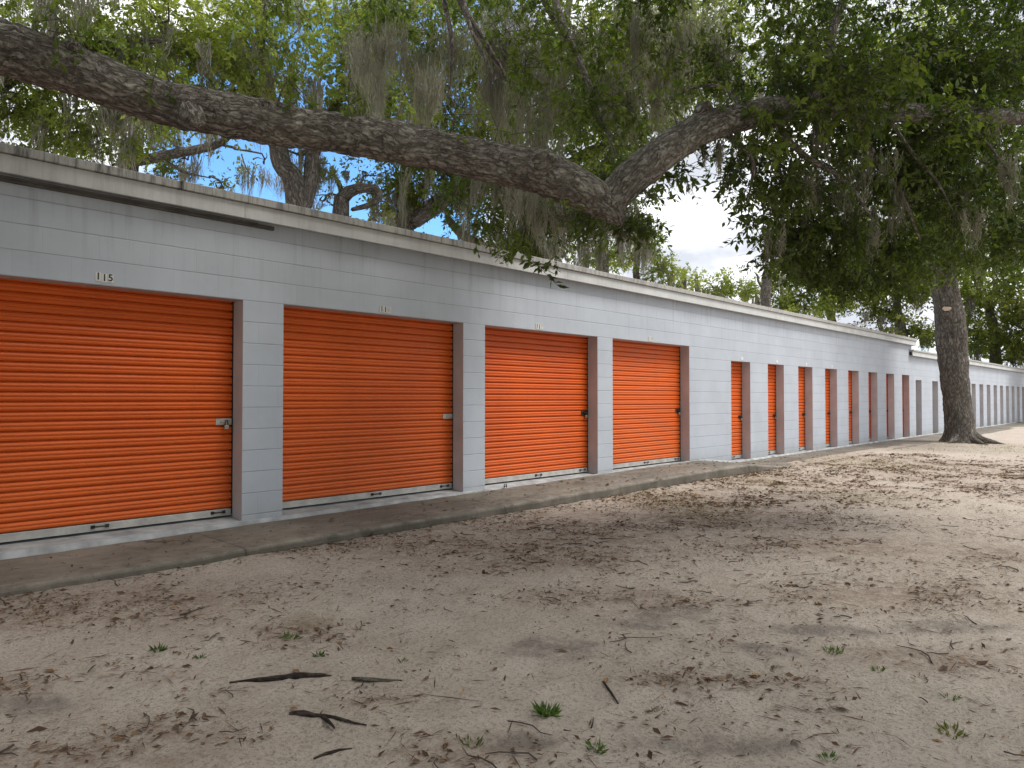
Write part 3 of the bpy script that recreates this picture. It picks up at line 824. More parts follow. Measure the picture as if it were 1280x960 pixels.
# dark upper branches seen against the crown
near_branch([lp(1010, 130, 6.0), lp(1035, 95, 6.2), lp(1040, 40, 6.5), lp(1070, -40, 7.0), lp(1100, -160, 7.6)], [.055, .048, .04, .03, .02])
near_branch([lp(770, 195, 6.4), lp(742, 120, 6.6), lp(722, 70, 6.8), lp(700, 20, 7.0), lp(680, -60, 7.4)], [.012, .024, .03, .036, .036])
near_branch([lp(718, 62, 6.8), lp(690, 20, 6.7), lp(665, -30, 6.6)], [.03, .028, .025])
near_branch([lp(640, 110, 7.2), lp(610, 60, 7.0), lp(580, 10, 6.9), lp(560, -50, 6.8)], [.02, .03, .035, .04])
near_branch([lp(560, 130, 7.0), lp(565, 60, 6.9), lp(555, 0, 6.9), lp(545, -40, 7)], [.012, .02, .025, .03])
near_branch([lp(620, 100, 6.3), lp(590, 40, 6.4), lp(575, -20, 6.6)], [.012, .018, .025])
near_branch([lp(1105, 140, 6.4), lp(1140, 190, 6.3), lp(1170, 225, 6.25), lp(1190, 262, 6.2)], [.022, .016, .012, .006], 8)
near_branch([lp(1200, 143, 6.65), lp(1230, 175, 6.5), lp(1262, 215, 6.4)], [.02, .014, .006], 8)
near_branch([lp(900, 160, 5.7), lp(940, 200, 5.9), lp(935, 250, 6.0)], [.03, .02, .008], 8)
near_branch([lp(960, 140, 5.9), lp(1000, 190, 6.2), lp(1060, 230, 6.5), lp(1100, 290, 6.7)], [.035, .028, .02, .01], 8)
near_branch([lp(1060, 136, 6.3), lp(1090, 190, 6.8), lp(1130, 250, 7.2), lp(1150, 300, 7.4)], [.04, .03, .02, .01], 8)
near_branch([lp(930, 135, 5.8), lp(900, 108, 5.9), lp(860, 112, 6.0), lp(840, 128, 6.1)], [.02, .015, .01, .005], 8)
# overhead boughs that carry the canopy over the yard
near_branch([(-2.2, -3.8, 3.6), (-.8, -5.2, 5.0), (1.5, -6.6, 6.2), (4.0, -7.6, 6.8), (6.5, -8.0, 7.0)], [.26, .21, .17, .12, .06])
near_branch([(-2.3, -4.0, 4.2), (-.6, -3.6, 5.4), (2.0, -3.4, 6.3), (4.8, -3.6, 6.8), (7.6, -4.2, 7.2)], [.24, .20, .16, .12, .06])
near_branch([(-2.3, -4.0, 4.0), (-2.2, -6.0, 5.2), (-1.2, -8.0, 6.2), (.5, -10., 6.6)], [.24, .18, .13, .06])
near_branch([(-2.2, -3.6, 3.2), (-2.6, -2.0, 4.6), (-2.0, -.2, 5.6), (-.5, 1.6, 6.2)], [.22, .17, .13, .06])

nl = Leaves(); twg = MB()
def nclump(px, py, z, rx, ry, rz, n, size=.068, tint=(.05, .7), droop=.45, **k):
    if n > 250: n = int(n*2.1)
    c = at(px, py, z); s = z/F_PX
    p, ax, tl = nl.clump((0, 0, 0), (1, 1, 1), n, size, droop, tint=tint, **k) if False else (None, None, None)
    q0 = len(nl.P)
    # ellipsoid aligned with the view: right, up, forward
    sub = Leaves(); p, ax, tl = sub.clump((0, 0, 0), (1, 1, 1), n, size, droop, tint=tint, **k)
    # re-seat twigs: unit-ball positions to world ellipsoid, leaf offsets stay metric
    per = k.get('per', 11)
    P = np.vstack(sub.P).reshape(-1, per, 3); base = p[:, None, :]
    rel = P-base
    wb = c+base[..., 0:1]*RT*rx*s+base[..., 2:3]*UP*ry*s+base[..., 1:2]*FW*rz
    nl.add((wb+rel).reshape(-1, 3), sub.D[0], sub.N[0], sub.L[0], sub.W[0], sub.T[0])
    for a, d, l in zip(wb[:, 0, :], ax, tl):
        twg.tube([a-d*l*.4, a+d*l*.95], [.003, .0015], 3, cap=False)
# right-hand hanging mass
for args in [(1060, 170, 7.4, 120, 90, 1.0, 2600), (1190, 150, 7.6, 110, 110, 1.1, 2800), (1130, 260, 7.8, 120, 70, 1.0, 2600), (1010, 250, 7.0, 80, 75, .8, 1700),
             (1240, 270, 7.9, 90, 70, 1.0, 2000), (960, 215, 6.6, 45, 60, .5, 700), (1000, 310, 7.4, 50, 35, .5, 600), (1100, 325, 8.0, 70, 28, .6, 1000), (1030, 335, 8.2, 60, 22, .6, 500), (985, 285, 7.6, 40, 40, .6, 420),
             (1080, 60, 7.2, 130, 70, 1.1, 2400), (1220, 40, 7.4, 110, 70, 1.1, 2400), (960, 40, 7.0, 80, 60, 1.0, 1300), (1310, 180, 8.0, 90, 150, 1.2, 2200),
             (1040, 120, 6.6, 80, 40, .5, 1000), (1180, 95, 6.8, 100, 45, .6, 1200), (1180, 310, 9.5, 120, 35, 1.0, 1500), (1290, 310, 9.0, 60, 40, .8, 800)]:
    nclump(*args)
for args in [(856, 215, 5.8, 16, 22, .14, 90), (872, 188, 5.7, 26, 14, .15, 80), (915, 200, 5.9, 22, 28, .2, 150), (680, 333, 6.6, 18, 9, .12, 34), (693, 318, 6.6, 10, 10, .1, 22),
             (820, 205, 5.9, 22, 18, .2, 110), (940, 262, 6.2, 22, 26, .2, 170), (955, 310, 6.6, 20, 22, .2, 130), (905, 85, 6.0, 22, 14, .2, 60), (985, 85, 6.0, 30, 22, .2, 130),
             (760, 215, 6.6, 40, 40, .5, 260), (740, 285, 7.0, 60, 30, .6, 420), (660, 270, 7.6, 70, 35, .8, 520), (600, 255, 7.6, 50, 28, .6, 300)]:
    nclump(*args, size=.07, tufts=4)
for args in [(1020, 112, 5.6, 56, 44, .35, 330), (1080, 128, 5.7, 50, 40, .35, 330), (1110, 95, 5.8, 60, 40, .4, 300), (1025, 50, 6.0, 60, 50, .4, 300), (965, 165, 5.7, 36, 30, .25, 260), (1170, 165, 6.1, 50, 30, .3, 380), (690, 60, 6.4, 60, 60, .4, 420), (740, 130, 6.3, 40, 40, .3, 260)]:
    nclump(*args, tint=(.3, 1.0), tufts=9)
# side shoots straight off the great limb
for px_, py_, z_, dx_, dy_ in [(60, 60, 4.2, 14, -26), (215, 108, 4.4, -10, -22), (345, 130, 4.55, 12, -26), (455, 150, 4.75, -12, -24), (560, 172, 4.9, 10, -28), (640, 188, 5.0, -8, -22), (850, 160, 5.5, -14, -26), (905, 140, 5.7, 10, -24), (700, 255, 5.15, 6, 22), (800, 228, 5.4, 10, 20)]:
    w = Wood(); w.limb([lp(px_, py_+(12 if dy_ < 0 else -12), z_), lp(px_+dx_*.4, py_+dy_*.4, z_-.05), lp(px_+dx_, py_+dy_, z_-.08)], [.010, .007, .003], .02, 6, .1, 0, 3); w.build('branch', BARK_NEAR, oak)
    nclump(px_+dx_, py_+dy_, z_-.08, 15, 11, .08, int(rng.integers(40, 80)), size=.06, tint=(.4, 1.0), tufts=3)
# upper middle foliage
for args in [(760, 60, 8.0, 100, 80, 1.2, 1700), (640, 40, 8.4, 100, 70, 1.2, 1300), (520, 20, 8.2, 90, 50, 1.0, 800), (850, -10, 7.6, 90, 40, 1.0, 900), (780, 170, 8.6, 90, 50, 1.0, 1100),
             (690, 130, 9.0, 90, 50, 1.0, 900), (420, -10, 8.0, 90, 40, 1.0, 500), (300, -30, 7.5, 90, 30, .8, 350)]:
    nclump(*args, tint=(.3, 1.0))
# canopy over the yard, above and behind the frame
for c, r, n in [((1.0, -3.2, 6.6), (2.4, 2.2, .9), 2600), ((4.6, -3.4, 7.2), (2.4, 2.2, .9), 2600), ((0.5, -6.6, 6.6), (2.6, 2.2, 1.0), 2600), ((4.2, -7.4, 7.2), (2.8, 2.2, 1.0), 2600),
                ((-2.0, -2.0, 6.6), (2.5, 2.4, 1.2), 2200), ((-1.5, -8.8, 6.6), (2.8, 2.4, 1.2), 2200), ((1.5, -10.5, 7.0), (2.8, 2.2, 1.0), 1800), ((7.6, -6.0, 7.6), (2.2, 2.6, .9), 1700),
                ((6.2, -10.2, 7.2), (2.8, 2.2, 1.0), 1800), ((-4.6, -4.6, 6.8), (2.6, 2.8, 1.4), 1800), ((-.6, .6, 6.8), (2.4, 1.8, 1.0), 1500), ((9.5, -8.6, 7.4), (2.2, 2.4, 1.0), 1400), ((2.6,-5.0,8.4),(3.2,3.0,.8),2200), ((-1.5,-5.2,8.2),(3,3,.9),2000)]:
    nl.clump(c, r, int(n*2.1), .13, .3, tint=(.1, .7))
# unseen low foliage added left and behind the yard to block sky light
for c, r in [((-6.5, -2.6, 4.6), (2.2, 2.2, 2.2)), ((-6.4, -6.4, 4.6), (2.2, 2.4, 2.2)), ((-4.2, -9.6, 4.6), (2.4, 2.2, 2.2)), ((-1.0, -12.0, 4.8), (2.6, 2.0, 2.2)), ((2.8, -13.2, 5.0), (2.6, 2.0, 2.2)), ((6.4, -13.4, 5.4), (2.4, 2.0, 2.0)),
             ((-3.6, -.9, 5.2), (1.6, 1.2, 1.4)), ((-4.4, -12.0, 5.2), (2.4, 2.2, 2.2)), ((3.2, -9.6, 6.0), (2.6, 1.8, 1.0)), ((.4, -8.6, 5.6), (2.4, 1.8, 1.0)), ((1.6, -1.4, 6.4), (1.8, 1.2, .8)), ((5.6, -5.8, 7.0), (2.2, 2.0, .9))]:
    nl.clump(c, r, 7000, .15, .3, tint=(.1, .7))
nl.build('crown', LEAF_NEAR, oak)
twg.build('twig_spray', TWIG, oak)
# spanish moss beards on the near oak, one object each
def near_moss(px, py, z, rpx, lpx, n, w=.006, tint=None):
    m = Moss(); s = z/F_PX; m.hang(at(px, py, z), rpx*s, lpx*s, n, w, 11, tint); m.build('moss_beard', oak)
for a in [(625, 62, 7.4, 22, 130, 170), (604, 95, 7.6, 18, 90, 90), (668, 150, 7.8, 26, 90, 110), (756, 110, 7.2, 18, 90, 90), (720, 40, 7.0, 16, 80, 70), (610, 205, 7.4, 22, 85, 120),
          (585, 215, 7.6, 16, 60, 60), (650, 225, 7.2, 26, 80, 120), (705, 250, 7.4, 30, 75, 140), (740, 262, 7.0, 22, 65, 90), (780, 265, 6.8, 18, 60, 70), (900, 178, 5.7, 10, 60, 60),
          (880, 175, 5.65, 16, 50, 60), (862, 230, 5.8, 5, 30, 14), (907, 225, 5.9, 4, 40, 14), (1000, 210, 6.6, 24, 80, 90), (1060, 220, 6.8, 26, 100, 100), (1130, 230, 7.0, 22, 80, 70), (1258, 200, 6.8, 16, 90, 80),
          (1240, 160, 6.7, 8, 40, 30), (1020, 150, 6.1, 22, 70, 80), (960, 150, 5.9, 18, 60, 60), (540, 90, 7.4, 20, 110, 80), (500, 40, 7.6, 24, 120, 80), (470, 90, 7.8, 20, 90, 60), (800, 20, 7.4, 22, 110, 90),
          (870, 20, 7.8, 50, 130, 260), (840, 60, 8.0, 40, 120, 160), (910, 50, 7.6, 30, 110, 120), (690, 170, 7.6, 30, 70, 90), (1205, 240, 7.2, 20, 70, 60)]:
    near_moss(*a)

for k in range(46):
    px_ = rng.uniform(430, 860); py_ = rng.uniform(10, 120)
    near_moss(px_, py_, rng.uniform(7.2, 9.2), rng.uniform(12, 30), rng.uniform(60, 150), int(rng.integers(50, 120)), .006)
for k in range(26):
    px_ = rng.uniform(580, 800); py_ = 190+(px_-580)*.25+rng.uniform(0, 40)
    near_moss(px_, py_, rng.uniform(6.4, 8.6), rng.uniform(10, 26), rng.uniform(40, 90), int(rng.integers(40, 100)), .006)
for k in range(16):
    near_moss(rng.uniform(940, 1270), rng.uniform(150, 290), rng.uniform(6.2, 7.4), rng.uniform(8, 18), rng.uniform(40, 90), int(rng.integers(20, 50)), .006)
# --- trees behind the building ------------------------------------------------------------------
def bg_tree(label, stems, clumps, mat, leaf, mosses=0, moss_len=.9, name='live_oak', group='oak trees', wood=None, droop=.3, mw=.014, tint=(.1, .9), extra=()):
    """stems: list of (points, radii) ; clumps: (px, py, z, rx_px, ry_px, rz_m, n)"""
    b = np.array(stems[0][0][0], float)
    t = empty(name, (b[0], b[1], 0), label, 'tree', group)
    w = Wood(); cents = []
    for k, (P, Rr) in enumerate(stems):
        C = w.limb(P, Rr, .15, 16 if k == 0 else 12, .12, .012, int(rng.integers(0, 40)), flare=(.5, .35, 5) if k == 0 else None)
        cents.append(C[len(C)//3:])
    cents = np.vstack(cents)
    lv = Leaves(); ms = Moss()
    for (px, py, z, rx, ry, rz, n) in clumps:
        c = at(px, py, z); s = z/F_PX
        d = np.linalg.norm(cents-c, axis=1)+np.maximum(0, cents[:, 2]-c[2])*.8
        src = cents[int(np.argmin(d))]
        r0 = min(.11, .02+.012*np.linalg.norm(c-src))
        branch_to(w, src, r0, c, .02, .10)
        for q in range(3):
            e = c+rng.normal(size=3)*np.array([rx*s, rx*s, ry*s])*.5
            branch_to(w, c+(src-c)*.25*q, .025, e, .008, .12, 5, step=.4, n=3)
        lv.clump(c, (rx*s, max(rz, rx*s*.5), ry*s), int(n*((1.3 if mat is LEAF_LIT else 1.6) if n > 450 else 1.1)), leaf*1.08, droop, tint=tint)
        for q in range(int(mosses*1.5)):
            o = rng.normal(size=3)*np.array([rx*s*.55, rx*s*.4, ry*s*.35])-np.array([0, 0, ry*s*.25])
            ms.hang(c+o, rng.uniform(.14, .42), moss_len*rng.uniform(.5, 1.4), int(rng.integers(40, 100)), mw, 5)
    w.build('trunk', wood or BARK, t)
    lv.build('crown', mat, t)
    if mosses: ms.build('moss_beard', t)
    return t
def S(*pts): # stem from photo points (px, py, z) down to the ground
    return [tuple(at(*p)) for p in pts]
def ground_under(p): return (p[0], p[1], -.1)

# forked oak behind the second door
a0 = S((372, 262, 17)); base = ground_under(a0[0])
bg_tree('forked live oak behind the roof above the second orange door, bright leaves',
        [([base, (base[0], base[1], 2.0)] + S((372, 250, 17), (352, 205, 17), (346, 170, 17), (335, 110, 16.8), (325, 40, 16.5), (330, -60, 16)), [.34, .30, .26, .22, .19, .15, .10, .06]),
         (S((378, 262, 17), (388, 225, 17.1), (392, 190, 17.2), (420, 130, 17.4), (450, 70, 17.6), (470, -30, 17.8)), [.2, .18, .16, .12, .08, .05]),
         (S((346, 180, 17), (310, 100, 16.6), (260, 60, 16.2), (200, 30, 16)), [.2, .15, .11, .06])],
        [(330, 60, 16, 90, 60, 1.6, 3800), (430, 70, 16.5, 80, 60, 1.5, 3600), (250, 60, 15.5, 80, 50, 1.4, 3400), (380, -20, 16, 120, 50, 1.6, 3000), (345, 140, 17.5, 40, 20, .9, 500), (405, 140, 17.5, 40, 20, .8, 450), (480, 120, 17, 50, 50, 1.2, 1500), (400, 200, 18, 26, 20, .6, 220), (480, 20, 16.6, 60, 50, 1.4, 2000)],
        LEAF_LIT, .115, 4, 1.1)
# left oak, trunk beyond the frame's edge
a0 = at(-90, 200, 14.5); base = ground_under(a0)
bg_tree('live oak at the far left behind the roof, yellow-green leaves hung with grey moss',
        [([base, (base[0], base[1], 2.2)] + S((-80, 150, 14.5), (-60, 70, 14.3), (-30, 0, 14), (30, -80, 13.8)), [.5, .42, .36, .28, .2, .1]),
         (S((-70, 130, 14.4), (20, 90, 14.3), (110, 60, 14.2), (200, 50, 14.1)), [.24, .18, .12, .06])],
        [(40, 40, 14, 80, 60, 1.5, 3400), (130, 60, 14.4, 80, 60, 1.5, 3400), (30, 150, 14.8, 70, 50, 1.3, 2800), (110, 165, 15, 70, 36, 1.2, 2400), (200, 20, 14.2, 90, 50, 1.4, 2800), (-60, 80, 14, 80, 110, 1.6, 2600), (80, -30, 13.5, 120, 40, 1.4, 1800), (180, 110, 15, 60, 40, 1.1, 1700)],
        LEAF_LIT, .105, 5, 1.0)
# thin-leaved oak with the long bare bough under the limb
a0 = at(150, 230, 20); base = ground_under(a0)
bg_tree('thin-leaved oak behind the roof, its bare bough curving below the great limb at left',
        [([base, (base[0], base[1], 2.6)] + S((160, 215, 20), (170, 180, 20), (165, 120, 20), (150, 40, 20)), [.34, .3, .26, .2, .14, .07]),
         (S((150, 205, 20), (200, 196, 19.8), (240, 188, 19.6), (272, 180, 19.4), (300, 160, 19.2)), [.16, .14, .12, .10, .05]),
         (S((230, 190, 19.6), (215, 178, 19.6), (200, 160, 19.7), (185, 150, 19.8)), [.05, .04, .035, .02]),
         (S((200, 197, 19.8), (230, 215, 19.6), (262, 222, 19.5)), [.05, .04, .02])],
        [(170, 190, 20, 60, 26, 1.2, 900), (235, 200, 20, 40, 24, .9, 420), (280, 235, 20.5, 34, 20, .8, 260), (215, 160, 20, 50, 20, .9, 500), (330, 205, 21, 30, 24, .7, 200), (270, 165, 20, 40, 14, .8, 260), (150, 150, 20.5, 60, 40, 1.2, 1100)],
        LEAF_MID, .11, 2, .9, name='live_oak', group='oak trees')
# twisted small oak
a0 = at(428, 275, 18); base = ground_under(a0)
bg_tree('small crooked oak with a looping bare bough just over the roof edge',
        [([base, (base[0], base[1], 2.6)] + S((426, 268, 18), (430, 246, 18), (446, 236, 18), (470, 237, 18), (473, 248, 18), (462, 256, 18), (440, 262, 18)), [.26, .24, .20, .16, .13, .11, .10, .08, .05]),
         (S((430, 250, 18), (424, 230, 18.2), (415, 215, 18.4)), [.1, .06, .03]),
         (S((470, 250, 18), (472, 265, 18), (458, 280, 18)), [.05, .03, .015])],
        [(420, 215, 18.6, 26, 16, .6, 160), (455, 215, 18.4, 36, 16, .7, 300), (480, 270, 18.2, 16, 12, .4, 90), (400, 250, 18.5, 18, 14, .4, 100)],
        LEAF_MID, .11, 1, .6)
# leaning oak in the middle
a0 = at(495, 300, 20); base = ground_under(a0)
bg_tree('leaning oak with reddish bare trunk rising over the roof left of the picture centre',
        [([base, (base[0], base[1], 2.4)] + S((503, 288, 20), (520, 272, 20), (545, 256, 20), (563, 240, 20), (585, 225, 20), (600, 160, 20), (610, 60, 20)), [.36, .33, .30, .27, .25, .23, .2, .14, .06]),
         (S((512, 282, 20), (514, 255, 20.2), (510, 220, 20.4), (520, 160, 20.5), (505, 60, 20.5)), [.22, .17, .13, .1, .05])],
        [(520, 225, 19.5, 46, 34, 1.2, 1500), (500, 245, 19.5, 26, 22, .7, 500), (555, 205, 19.5, 46, 30, 1.2, 1300), (600, 120, 19.5, 90, 60, 1.8, 3200), (530, 120, 19.5, 70, 70, 1.6, 2800), (570, 30, 19, 110, 50, 2, 3200), (620, 200, 19.5, 50, 40, 1.2, 1500)],
        LEAF_MID, .125, 4, 1.2)
# dark oak in the middle with a low arching bough
a0 = at(668, 320, 22); base = ground_under(a0)
bg_tree('dark mossy oak behind the roof at the picture centre, low bough arching left',
        [([base, (base[0], base[1], 2.4)] + S((668, 300, 22), (660, 240, 22), (680, 160, 22), (700, 60, 22), (720, -40, 22)), [.42, .38, .34, .28, .22, .15, .07]),
         (S((640, 320, 22), (605, 308, 21.8), (578, 294, 21.6), (562, 276, 21.5), (556, 262, 21.5)), [.20, .16, .14, .11, .04]),
         (S((665, 260, 22), (720, 200, 22), (790, 170, 22), (850, 150, 22)), [.22, .17, .12, .06])],
        [(640, 240, 21, 60, 50, 1.6, 2400), (710, 250, 21, 70, 50, 1.6, 2600), (760, 200, 21, 70, 60, 1.8, 2600), (700, 130, 20.5, 110, 70, 2.2, 4200), (800, 110, 21, 90, 70, 2, 3400), (740, 40, 20, 140, 60, 2.4, 4200), (620, 285, 21.5, 50, 22, 1, 900), (700, 300, 21.5, 60, 20, 1, 1000), (780, 280, 22, 50, 30, 1.2, 900), (850, 60, 21, 80, 60, 2, 2800)],
        LEAF_MID, .135, 5, 1.4, tint=(.0, .7))
# tall pale-leaved tree whose top shows between the limb and the right crown
a0 = at(765, 400, 30); base = ground_under(a0)
bg_tree('pale olive-leaved tall tree seen above the limb right of centre, behind the building',
        [([base] + S((755, 330, 30), (762, 200, 30), (820, 80, 30), (860, -60, 30)), [.24, .2, .17, .12, .05])],
        [(860, 90, 29, 70, 70, 2.4, 3600), (820, 30, 29, 90, 50, 2.4, 3000), (920, 40, 29, 90, 60, 2.4, 3000), (800, 130, 30, 50, 40, 1.6, 1100), (960, 110, 30, 70, 50, 2, 1600), (1050, 30, 30, 120, 60, 2.4, 2800), (1180, 60, 31, 110, 80, 2.4, 2600)],
        LEAF_LIT, .15, 4, 1.6, name='tall_tree', group='trees behind the buildings', mw=.02, droop=.6)
# yellow-green tree beside the cloud gap
a0 = at(800, 420, 31); base = ground_under(a0)
bg_tree('light yellow-green young tree over the roof just left of the cloudy gap',
        [([base] + S((800, 380, 31), (795, 340, 31), (800, 290, 31), (790, 240, 31)), [.22, .18, .14, .10, .04])],
        [(790, 320, 31, 46, 26, 1.4, 900), (830, 340, 31, 34, 20, 1, 700), (760, 315, 31, 44, 22, 1.3, 800), (815, 300, 31, 26, 18, 1, 360), (730, 320, 31, 40, 14, 1, 500)],
        LEAF_LIT, .15, 1, 1.0, name='young_tree', group='trees behind the buildings')
# snag
sn = empty('dead_snag', ground_under(at(957, 370, 34)), 'bare grey broken-topped dead trunk standing behind the roof by the cloudy gap', 'dead tree')
w = Wood(); b = ground_under(at(957, 370, 34)); w.limb([b] + S((957, 380, 34), (958, 355, 34), (959, 336, 34)), [.28, .24, .21, .17], .1, 12, .14, .01, 9); w.build('trunk', BARK, sn)
w = Wood(); w.limb(S((955, 365, 34), (948, 352, 34), (947, 345, 34), (943, 340, 34)), [.05, .05, .05, .02], .06, 8, .1, 0, 8); w.build('branch_stub', BARK, sn)
# right background row
rows_bg = [
    ('low bush of pale green leaves showing over the roof below the cloudy gap', 890, 44, [(890, 362, 44, 40, 14, 1.6, 900), (930, 360, 44, 34, 16, 1.5, 800), (860, 352, 44, 26, 12, 1, 400)], LEAF_LIT, .09),
    ('bright green broad tree over the roof between the snag and the oak trunk', 1040, 42, [(1030, 370, 42, 46, 30, 2, 1900), (1075, 350, 42, 44, 30, 2, 1700), (1000, 345, 43, 40, 26, 1.8, 1200), (1050, 325, 42, 50, 26, 2, 1500), (980, 380, 43, 24, 20, 1.2, 500)], LEAF_LIT, .2),
    ('olive mossy tree behind the roof just left of the oak trunk', 1125, 40, [(1120, 370, 40, 44, 28, 2, 1500), (1150, 345, 40, 40, 30, 2, 1300), (1105, 405, 40, 34, 16, 1.4, 600), (1150, 410, 40, 30, 18, 1.4, 500), (1130, 320, 40, 60, 24, 2, 1300)], LEAF_MID, .2),
    ('green tree behind the low roof just right of the oak trunk', 1240, 40, [(1240, 380, 40, 40, 32, 2, 1700), (1215, 420, 40, 26, 18, 1.4, 700), (1262, 425, 40, 36, 18, 1.6, 900), (1235, 340, 40, 44, 28, 2, 1300)], LEAF_LIT, .2),
    ('dense green tree at the right edge over the low roof', 1305, 38, [(1290, 380, 38, 44, 40, 2, 1800), (1330, 400, 38, 60, 50, 2, 1800), (1300, 320, 38, 60, 40, 2, 1500), (1275, 435, 38, 24, 14, 1, 500)], LEAF_MID, .2),
    ('shadowy tall tree deep behind the right-hand crown', 1180, 52, [(1080, 290, 52, 90, 40, 3, 500), (1180, 270, 52, 100, 60, 3, 700), (1270, 270, 52, 90, 60, 3, 700), (1180, 335, 52, 90, 30, 3, 900)], LEAF_MID, .26),
]
for (lab, px, z, cl, mt, sz) in rows_bg:
    cl = [c_[:6]+(int(c_[6]*1.7),) for c_ in cl]
    top = min(c[1] for c in cl); b = ground_under(at(px, 400, z)); sz = max(sz, .18)
    bg_tree(lab, [([b] + S((px+4, 430, z), (px-4, 380, z), (px+5, (380+top)/2, z), (px, top+5, z)), [.3, .26, .2, .13, .05])], cl, mt, sz, 2, 1.3, name='broadleaf_tree', group='trees behind the buildings', mw=.03)

# --- the oak with its trunk at the far end ------------------------------------------------------
Z = 21.6
b0 = np.array(at(1200, 551, Z)); gz = float(ground_z(np.array([b0[0]]), np.array([b0[1]]))[0])
t = empty('live_oak', (b0[0], b0[1], gz), 'leaning oak rooted at the sidewalk edge by the lower building, pale scar on trunk', 'tree', 'oak trees')
w = Wood()
pts = [(b0[0], b0[1], gz-.12)] + S((1200, 535, Z), (1196, 500, Z), (1192, 465, Z), (1189, 430, Z), (1187, 400, Z), (1183, 370, Z), (1177, 340, Z), (1170, 312, Z), (1162, 280, Z), (1150, 220, Z-.2), (1140, 140, Z-.5), (1150, 40, Z-.8))
w.limb(pts, [.44, .385, .37, .365, .40, .40, .36, .335, .32, .30, .26, .2, .1], .05, 40, .13, .028, 14, flare=(.22, .36, 6))
w.limb(S((1168, 300, Z), (1200, 250, Z-.3), (1250, 200, Z-.6), (1320, 160, Z-1)), [.24, .2, .15, .07], .12, 14, .12, .01, 15)
w.limb(S((1166, 290, Z), (1130, 250, Z-.4), (1080, 220, Z-.8), (1020, 190, Z-1.2)), [.22, .18, .13, .06], .12, 14, .12, .01, 16)
for k, (dx, dy) in enumerate(((.9, -.3), (-.5, -.7), (.2, -.95), (-.9, .1), (.8, .5))):
    w.limb([(b0[0]+dx*.25, b0[1]+dy*.25, gz+.25), (b0[0]+dx*.6, b0[1]+dy*.6, gz+.07), (b0[0]+dx*1.15, b0[1]+dy*1.15, gz-.05)], [.16, .10, .03], .05, 10, .15, .01, 20+k)
w.build('trunk', BARK, t)
kn = Wood(); kn.limb(S((1187, 398, Z), (1184, 393, Z-.36), (1183, 391, Z-.44)), [.13, .13, .10], .03, 16, .12, .012, 30); kn.build('pruned_knot', BARK, t)
m = MB(); c = at(1183.5, 386, Z-.50); n_ = unit(CAM-c)
u_ = unit(np.cross(n_, [0, 0, 1])); v_ = np.cross(u_, n_)
ra = np.linspace(0, 2*PI, 15, endpoint=False); rr_ = rng.uniform(.75, 1.25, 15)
front = [tuple(c+n_*.03+u_*.085*r_*math.cos(q)+v_*.050*r_*math.sin(q)) for q, r_ in zip(ra, rr_)]
back = [tuple(c-n_*.12+u_*.10*r_*math.cos(q)+v_*.065*r_*math.sin(q)) for q, r_ in zip(ra, rr_)]
m.quad(*front)
for q in range(15): m.quad(front[q], back[q], back[(q+1) % 15], front[(q+1) % 15])
m.build('sawn_scar', CUT, t)
lv = Leaves(); ms = Moss(); 
for (px, py, z, rx, ry, rz, n) in [(1120, 180, 20, 110, 60, 2.4, 3000), (1220, 180, 20, 110, 70, 2.4, 3200), (1170, 270, 20, 90, 34, 1.8, 1900), (1270, 270, 20, 60, 40, 1.6, 1400), (1060, 260, 20, 70, 40, 1.6, 1400), (1150, 80, 20, 150, 70, 2.6, 3600), (1280, 90, 20, 100, 80, 2.4, 2400), (1080, 300, 20.5, 60, 26, 1.4, 800), (1215, 310, 21, 60, 22, 1.4, 900), (1340, 220, 20, 80, 90, 2.4, 2000)]:
    c = at(px, py, z); s = z/F_PX
    lv.clump(c, (rx*s, rx*s*.7, ry*s), int(n*1.05), .15, .35, tint=(.1, .8))
    for q in range(4):
        ms.hang(c+rng.normal(size=3)*np.array([rx*s*.5, rx*s*.3, ry*s*.35])-np.array([0, 0, ry*s*.3]), rng.uniform(.15, .35), rng.uniform(.6, 1.6), 40, .018, 5)
lv.build('crown', LEAF_MID, t); ms.build('moss_beard', t)

# ------------------------------------------------------------------ yard litter
def surf(x, y):
    x = np.asarray(x, float); y = np.asarray(y, float)
    g_ = ground_z(x, y); on = (y > sidewalk_y(x)+.03)
    return np.where(on, sidewalk_z(x)-.004, g_)

def scatter(n, zmax, dens, seed):
    """ground points thinned by a density function, spread evenly over the seen yard"""
    r = np.random.default_rng(seed)
    zc = np.sqrt(r.random(n)*(zmax**2-2.2**2)+2.2**2); u = r.uniform(-.80, .76, n)
    P = CAM[None, :2]+zc[:, None]*FW[None, :2]/np.linalg.norm(FW[:2])+(zc*u)[:, None]*RT[None, :2]
    x, y = P[:, 0], P[:, 1]
    ok = (y < -.1) & (r.random(n) < dens(x, y))
    return x[ok], y[ok], zc[ok]

def dens_leaf(x, y):
    n = fbm(x*2.6, y*2.6, 4, 31); n2 = fbm(x*.8, y*.8, 3, 91)
    d = np.clip((n-.40)*2.4, 0, 1)*(.14+.35*n2)+litter_f(x, y)*np.clip((n-.32)*3.2, 0, 1)*.95
    on = y > sidewalk_y(x)+.03
    d = d+np.exp(-((x-b0[0])**2+(y-b0[1])**2)/1.6)*.6
    d = np.where(on, .05, d)
    edge = np.exp(-((y-sidewalk_y(x)+.10)/.12)**2)*(~on)
    return np.clip(d+edge*.40, 0, 1)

